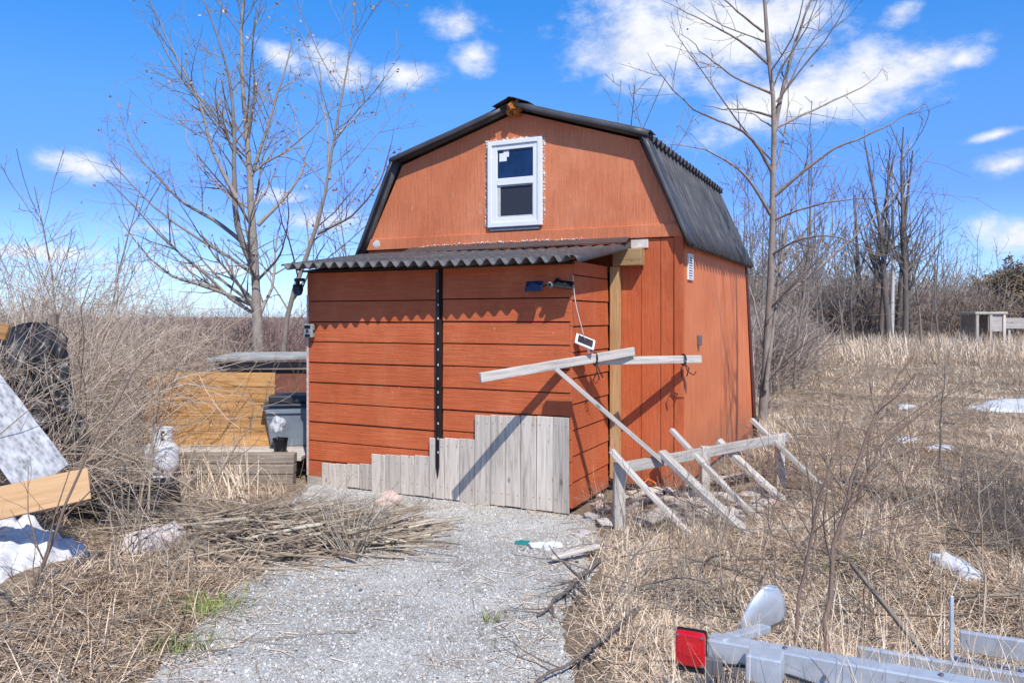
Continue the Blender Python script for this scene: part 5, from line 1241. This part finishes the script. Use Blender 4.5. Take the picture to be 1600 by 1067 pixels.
st.quads(np.stack([X, Y, hgt(X, Y)+.012], -1), ax*sz, ay*sz*.55, rng.random(n)); tag(st.build('leaf_litter', M['stalk'], None, False), 'small dead leaves scattered over gravel and grass', 'leaves', kind='stuff')
# brush pile in front of the porch
def brush():
    s_ = Strands(); n = 560
    u = rng.beta(1.6, 1.4, n); c0 = G(205, 868); c1 = G(600, 852)
    ctr = c0[None]+(c1-c0)[None]*u[:, None]; wd = rng.normal(0, .24, n)+.22; hmax = .23*np.sin(np.clip(u*1.05+.18, 0, 1)*np.pi)**.6
    ctr[:, 1] += wd; ctr[:, 2] = .02+hmax*rng.random(n)**1.4*np.exp(-((wd-.22)/.42)**2)
    az = rng.normal(.05, .42, n)+np.where(rng.random(n) < .5, np.pi, 0); el = rng.normal(.03, .10, n)
    d = np.stack([np.cos(az)*np.cos(el), np.sin(az)*np.cos(el), np.sin(el)], -1); L = rng.uniform(.4, 1.35, n)
    p0 = ctr-d*L[:, None]*.5; q = path(p0, d, L, 8, .05, -.004); q[..., 2] = np.maximum(q[..., 2], .012)
    rd = rng.gamma(3, .0019, n)[:, None]*np.linspace(1, .4, 8)[None]+.0015; s_.tubes(q, rd, 5, np.clip(rng.normal(.58, .24, n), 0, 1))
    q1, r1 = grow(q, rd, 4, (.3, .98), (12, 45), (.2, .5), .6, .02, .09, 5, .0012); q1[..., 2] = np.maximum(q1[..., 2], .01); s_.tubes(q1, r1, 3, np.clip(rng.normal(.55, .22, len(q1)), 0, 1))
    q2, r2 = grow(q1, r1, 2, (.3, .98), (15, 50), (.25, .6), .6, .02, .1, 4, .001); q2[..., 2] = np.maximum(q2[..., 2], .01); s_.tubes(q2, r2, 3, np.clip(rng.normal(.4, .2, len(q2)), 0, 1))
    o = s_.build('brush_pile', M['stalk']); tag(o, 'long heap of cut brushwood lying in front of the porch', 'brush pile')
brush()
# small upright tuft standing in the brush
s_ = Strands(); n = 46; c = G(548, 868); a = rng.uniform(0, 6.28, n)
q = path(np.tile(c, (n, 1))+rng.normal(0, .03, (n, 3))*np.array([1,1,0]), np.stack([np.cos(a)*.7, np.sin(a)*.5, np.ones(n)], -1), rng.uniform(.2, .62, n), 7, .12, -.07); q[..., 2] = np.maximum(q[..., 2], .01)
s_.tubes(q, np.full((n, 7), .004)*np.linspace(1, .4, 7), 4, rng.uniform(.6, 1, n)); tag(s_.build('dry_tuft', M['stalk']), 'pale dry tuft standing at the front of the brush pile', 'tuft')

# ------------------------------------------------------------------ sky, sun, camera
sun_dir = np.array([sd[0]*math.cos(R(SUN_EL)), sd[1]*math.cos(R(SUN_EL)), math.sin(R(SUN_EL))])
w = bpy.data.worlds.new('World'); S.world = w; w.use_nodes = True; nt = w.node_tree
bg = nt.nodes['Background']
sky = nt.nodes.new('ShaderNodeTexSky'); sky.sky_type = 'NISHITA'; sky.sun_disc = False
sky.sun_elevation = R(SUN_EL); sky.sun_rotation = math.atan2(sd[0], sd[1])
sky.altitude = 100; sky.air_density = 1.0; sky.dust_density = .4; sky.ozone_density = 1.6
SKY_STRENGTH = .12
tc = nt.nodes.new('ShaderNodeTexCoord'); sp3 = nt.nodes.new('ShaderNodeSeparateXYZ'); nt.links.new(tc.outputs['Generated'], sp3.inputs[0])
azn = mth(nt, 'ARCTAN2', sp3.outputs[0], sp3.outputs[1]); eln = mth(nt, 'ARCSINE', sp3.outputs[2])
cb = nt.nodes.new('ShaderNodeCombineXYZ'); nt.links.new(azn, cb.inputs[0]); nt.links.new(eln, cb.inputs[1])
clouds = [(1010,60,120,80,0),(1150,50,160,85,0),(1310,135,165,52,-9),(1400,118,95,50,-6),(1240,155,110,50,-12),(985,75,105,70,0),(1080,45,150,85,0),(1200,30,120,65,0),(1330,130,150,52,-8),(1200,160,130,42,-14),(1430,105,75,40,-5),(440,88,60,20,22),(520,105,65,28,15),(640,118,62,24,-8),(735,85,38,26,0),(720,40,45,26,0),(130,262,95,22,9),(1572,258,62,22,-8),(440,308,42,13,0),(505,345,85,20,0),(250,358,55,9,0),(60,395,120,14,0),(1410,20,30,22,-30),(1500,95,42,18,0),(1590,372,90,36,0),(300,420,160,10,0),(1560,210,60,8,-10),(-300,200,160,50,5),(1900,150,170,60,0),(2200,330,140,40,0)]
acc = None
wn = nt.nodes.new('ShaderNodeTexNoise'); wn.inputs['Scale'].default_value = 13; wn.inputs['Detail'].default_value = 10; wn.inputs['Roughness'].default_value = .66
st2 = nt.nodes.new('ShaderNodeMapping'); st2.inputs['Scale'].default_value = (1, 1.7, 1); nt.links.new(cb.outputs[0], st2.inputs[0]); nt.links.new(st2.outputs[0], wn.inputs['Vector'])
for (px, py, hx, hy, rt) in clouds:
    a = math.atan((px-CX)/F); e = math.atan((HY-py)/F*math.cos(a))
    mp = nt.nodes.new('ShaderNodeMapping'); mp.vector_type = 'TEXTURE'
    mp.inputs['Location'].default_value = (a, e, 0); mp.inputs['Rotation'].default_value = (0, 0, -R(rt)); mp.inputs['Scale'].default_value = (hx/F*math.cos(a)**2, hy/F*math.cos(a), 1)
    nt.links.new(cb.outputs[0], mp.inputs[0])
    ln = nt.nodes.new('ShaderNodeVectorMath'); ln.operation = 'LENGTH'; nt.links.new(mp.outputs[0], ln.inputs[0])
    big = min(1.0, .62+hx*hy/9000.)
    d = mth(nt, 'MULTIPLY', mth(nt, 'SUBTRACT', 1.25, ln.outputs['Value']), big)
    acc = d if acc is None else mth(nt, 'MAXIMUM', acc, d)
dens = mth(nt, 'ADD', acc, mth(nt, 'MULTIPLY', mth(nt, 'SUBTRACT', wn.outputs[0], .5), 2.3))
mask = nt.nodes.new('ShaderNodeMapRange'); mask.interpolation_type = 'SMOOTHSTEP'; mask.inputs['From Min'].default_value = -.02; mask.inputs['From Max'].default_value = 1.18
nt.links.new(dens, mask.inputs['Value'])
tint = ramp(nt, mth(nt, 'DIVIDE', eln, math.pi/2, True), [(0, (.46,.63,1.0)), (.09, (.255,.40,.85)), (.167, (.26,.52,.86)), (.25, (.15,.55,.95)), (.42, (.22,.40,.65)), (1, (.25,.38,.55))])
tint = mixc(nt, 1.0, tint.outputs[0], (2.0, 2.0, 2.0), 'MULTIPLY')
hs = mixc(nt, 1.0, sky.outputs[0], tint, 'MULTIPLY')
shade = ramp(nt, wn.outputs[0], [(.35, (6.9, 7.1, 7.6)), (.58, (8.7, 8.7, 8.8))]).outputs[0]
fac = mth(nt, 'MULTIPLY', mask.outputs[0], .93)
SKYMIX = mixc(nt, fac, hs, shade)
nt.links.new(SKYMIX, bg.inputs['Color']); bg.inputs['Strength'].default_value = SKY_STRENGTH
sl = bpy.data.lights.new('sun', 'SUN'); sl.energy = 5.0; sl.angle = R(.42); sl.color = (1, .965, .92)
so = bpy.data.objects.new('sun', sl); COL.objects.link(so); so.rotation_euler = Vector(-sun_dir).to_track_quat('-Z', 'Y').to_euler(); so.location = (0, 0, 20)
cam = bpy.data.cameras.new('camera'); co = bpy.data.objects.new('camera', cam); COL.objects.link(co); S.camera = co
co.location = (0, 0, EYE); co.rotation_euler = (R(90), 0, 0); cam.sensor_width = 36; cam.lens = F/1600*36
cam.shift_y = -(533.5-HY)/1600; cam.clip_end = 5000; cam.clip_start = .05
S.cycles.max_bounces = 5; S.cycles.diffuse_bounces = 3; S.cycles.glossy_bounces = 2; S.cycles.transmission_bounces = 2
S.view_settings.view_transform = 'Standard'; S.view_settings.look = 'None'; S.view_settings.exposure = 0; S.view_settings.gamma = 1
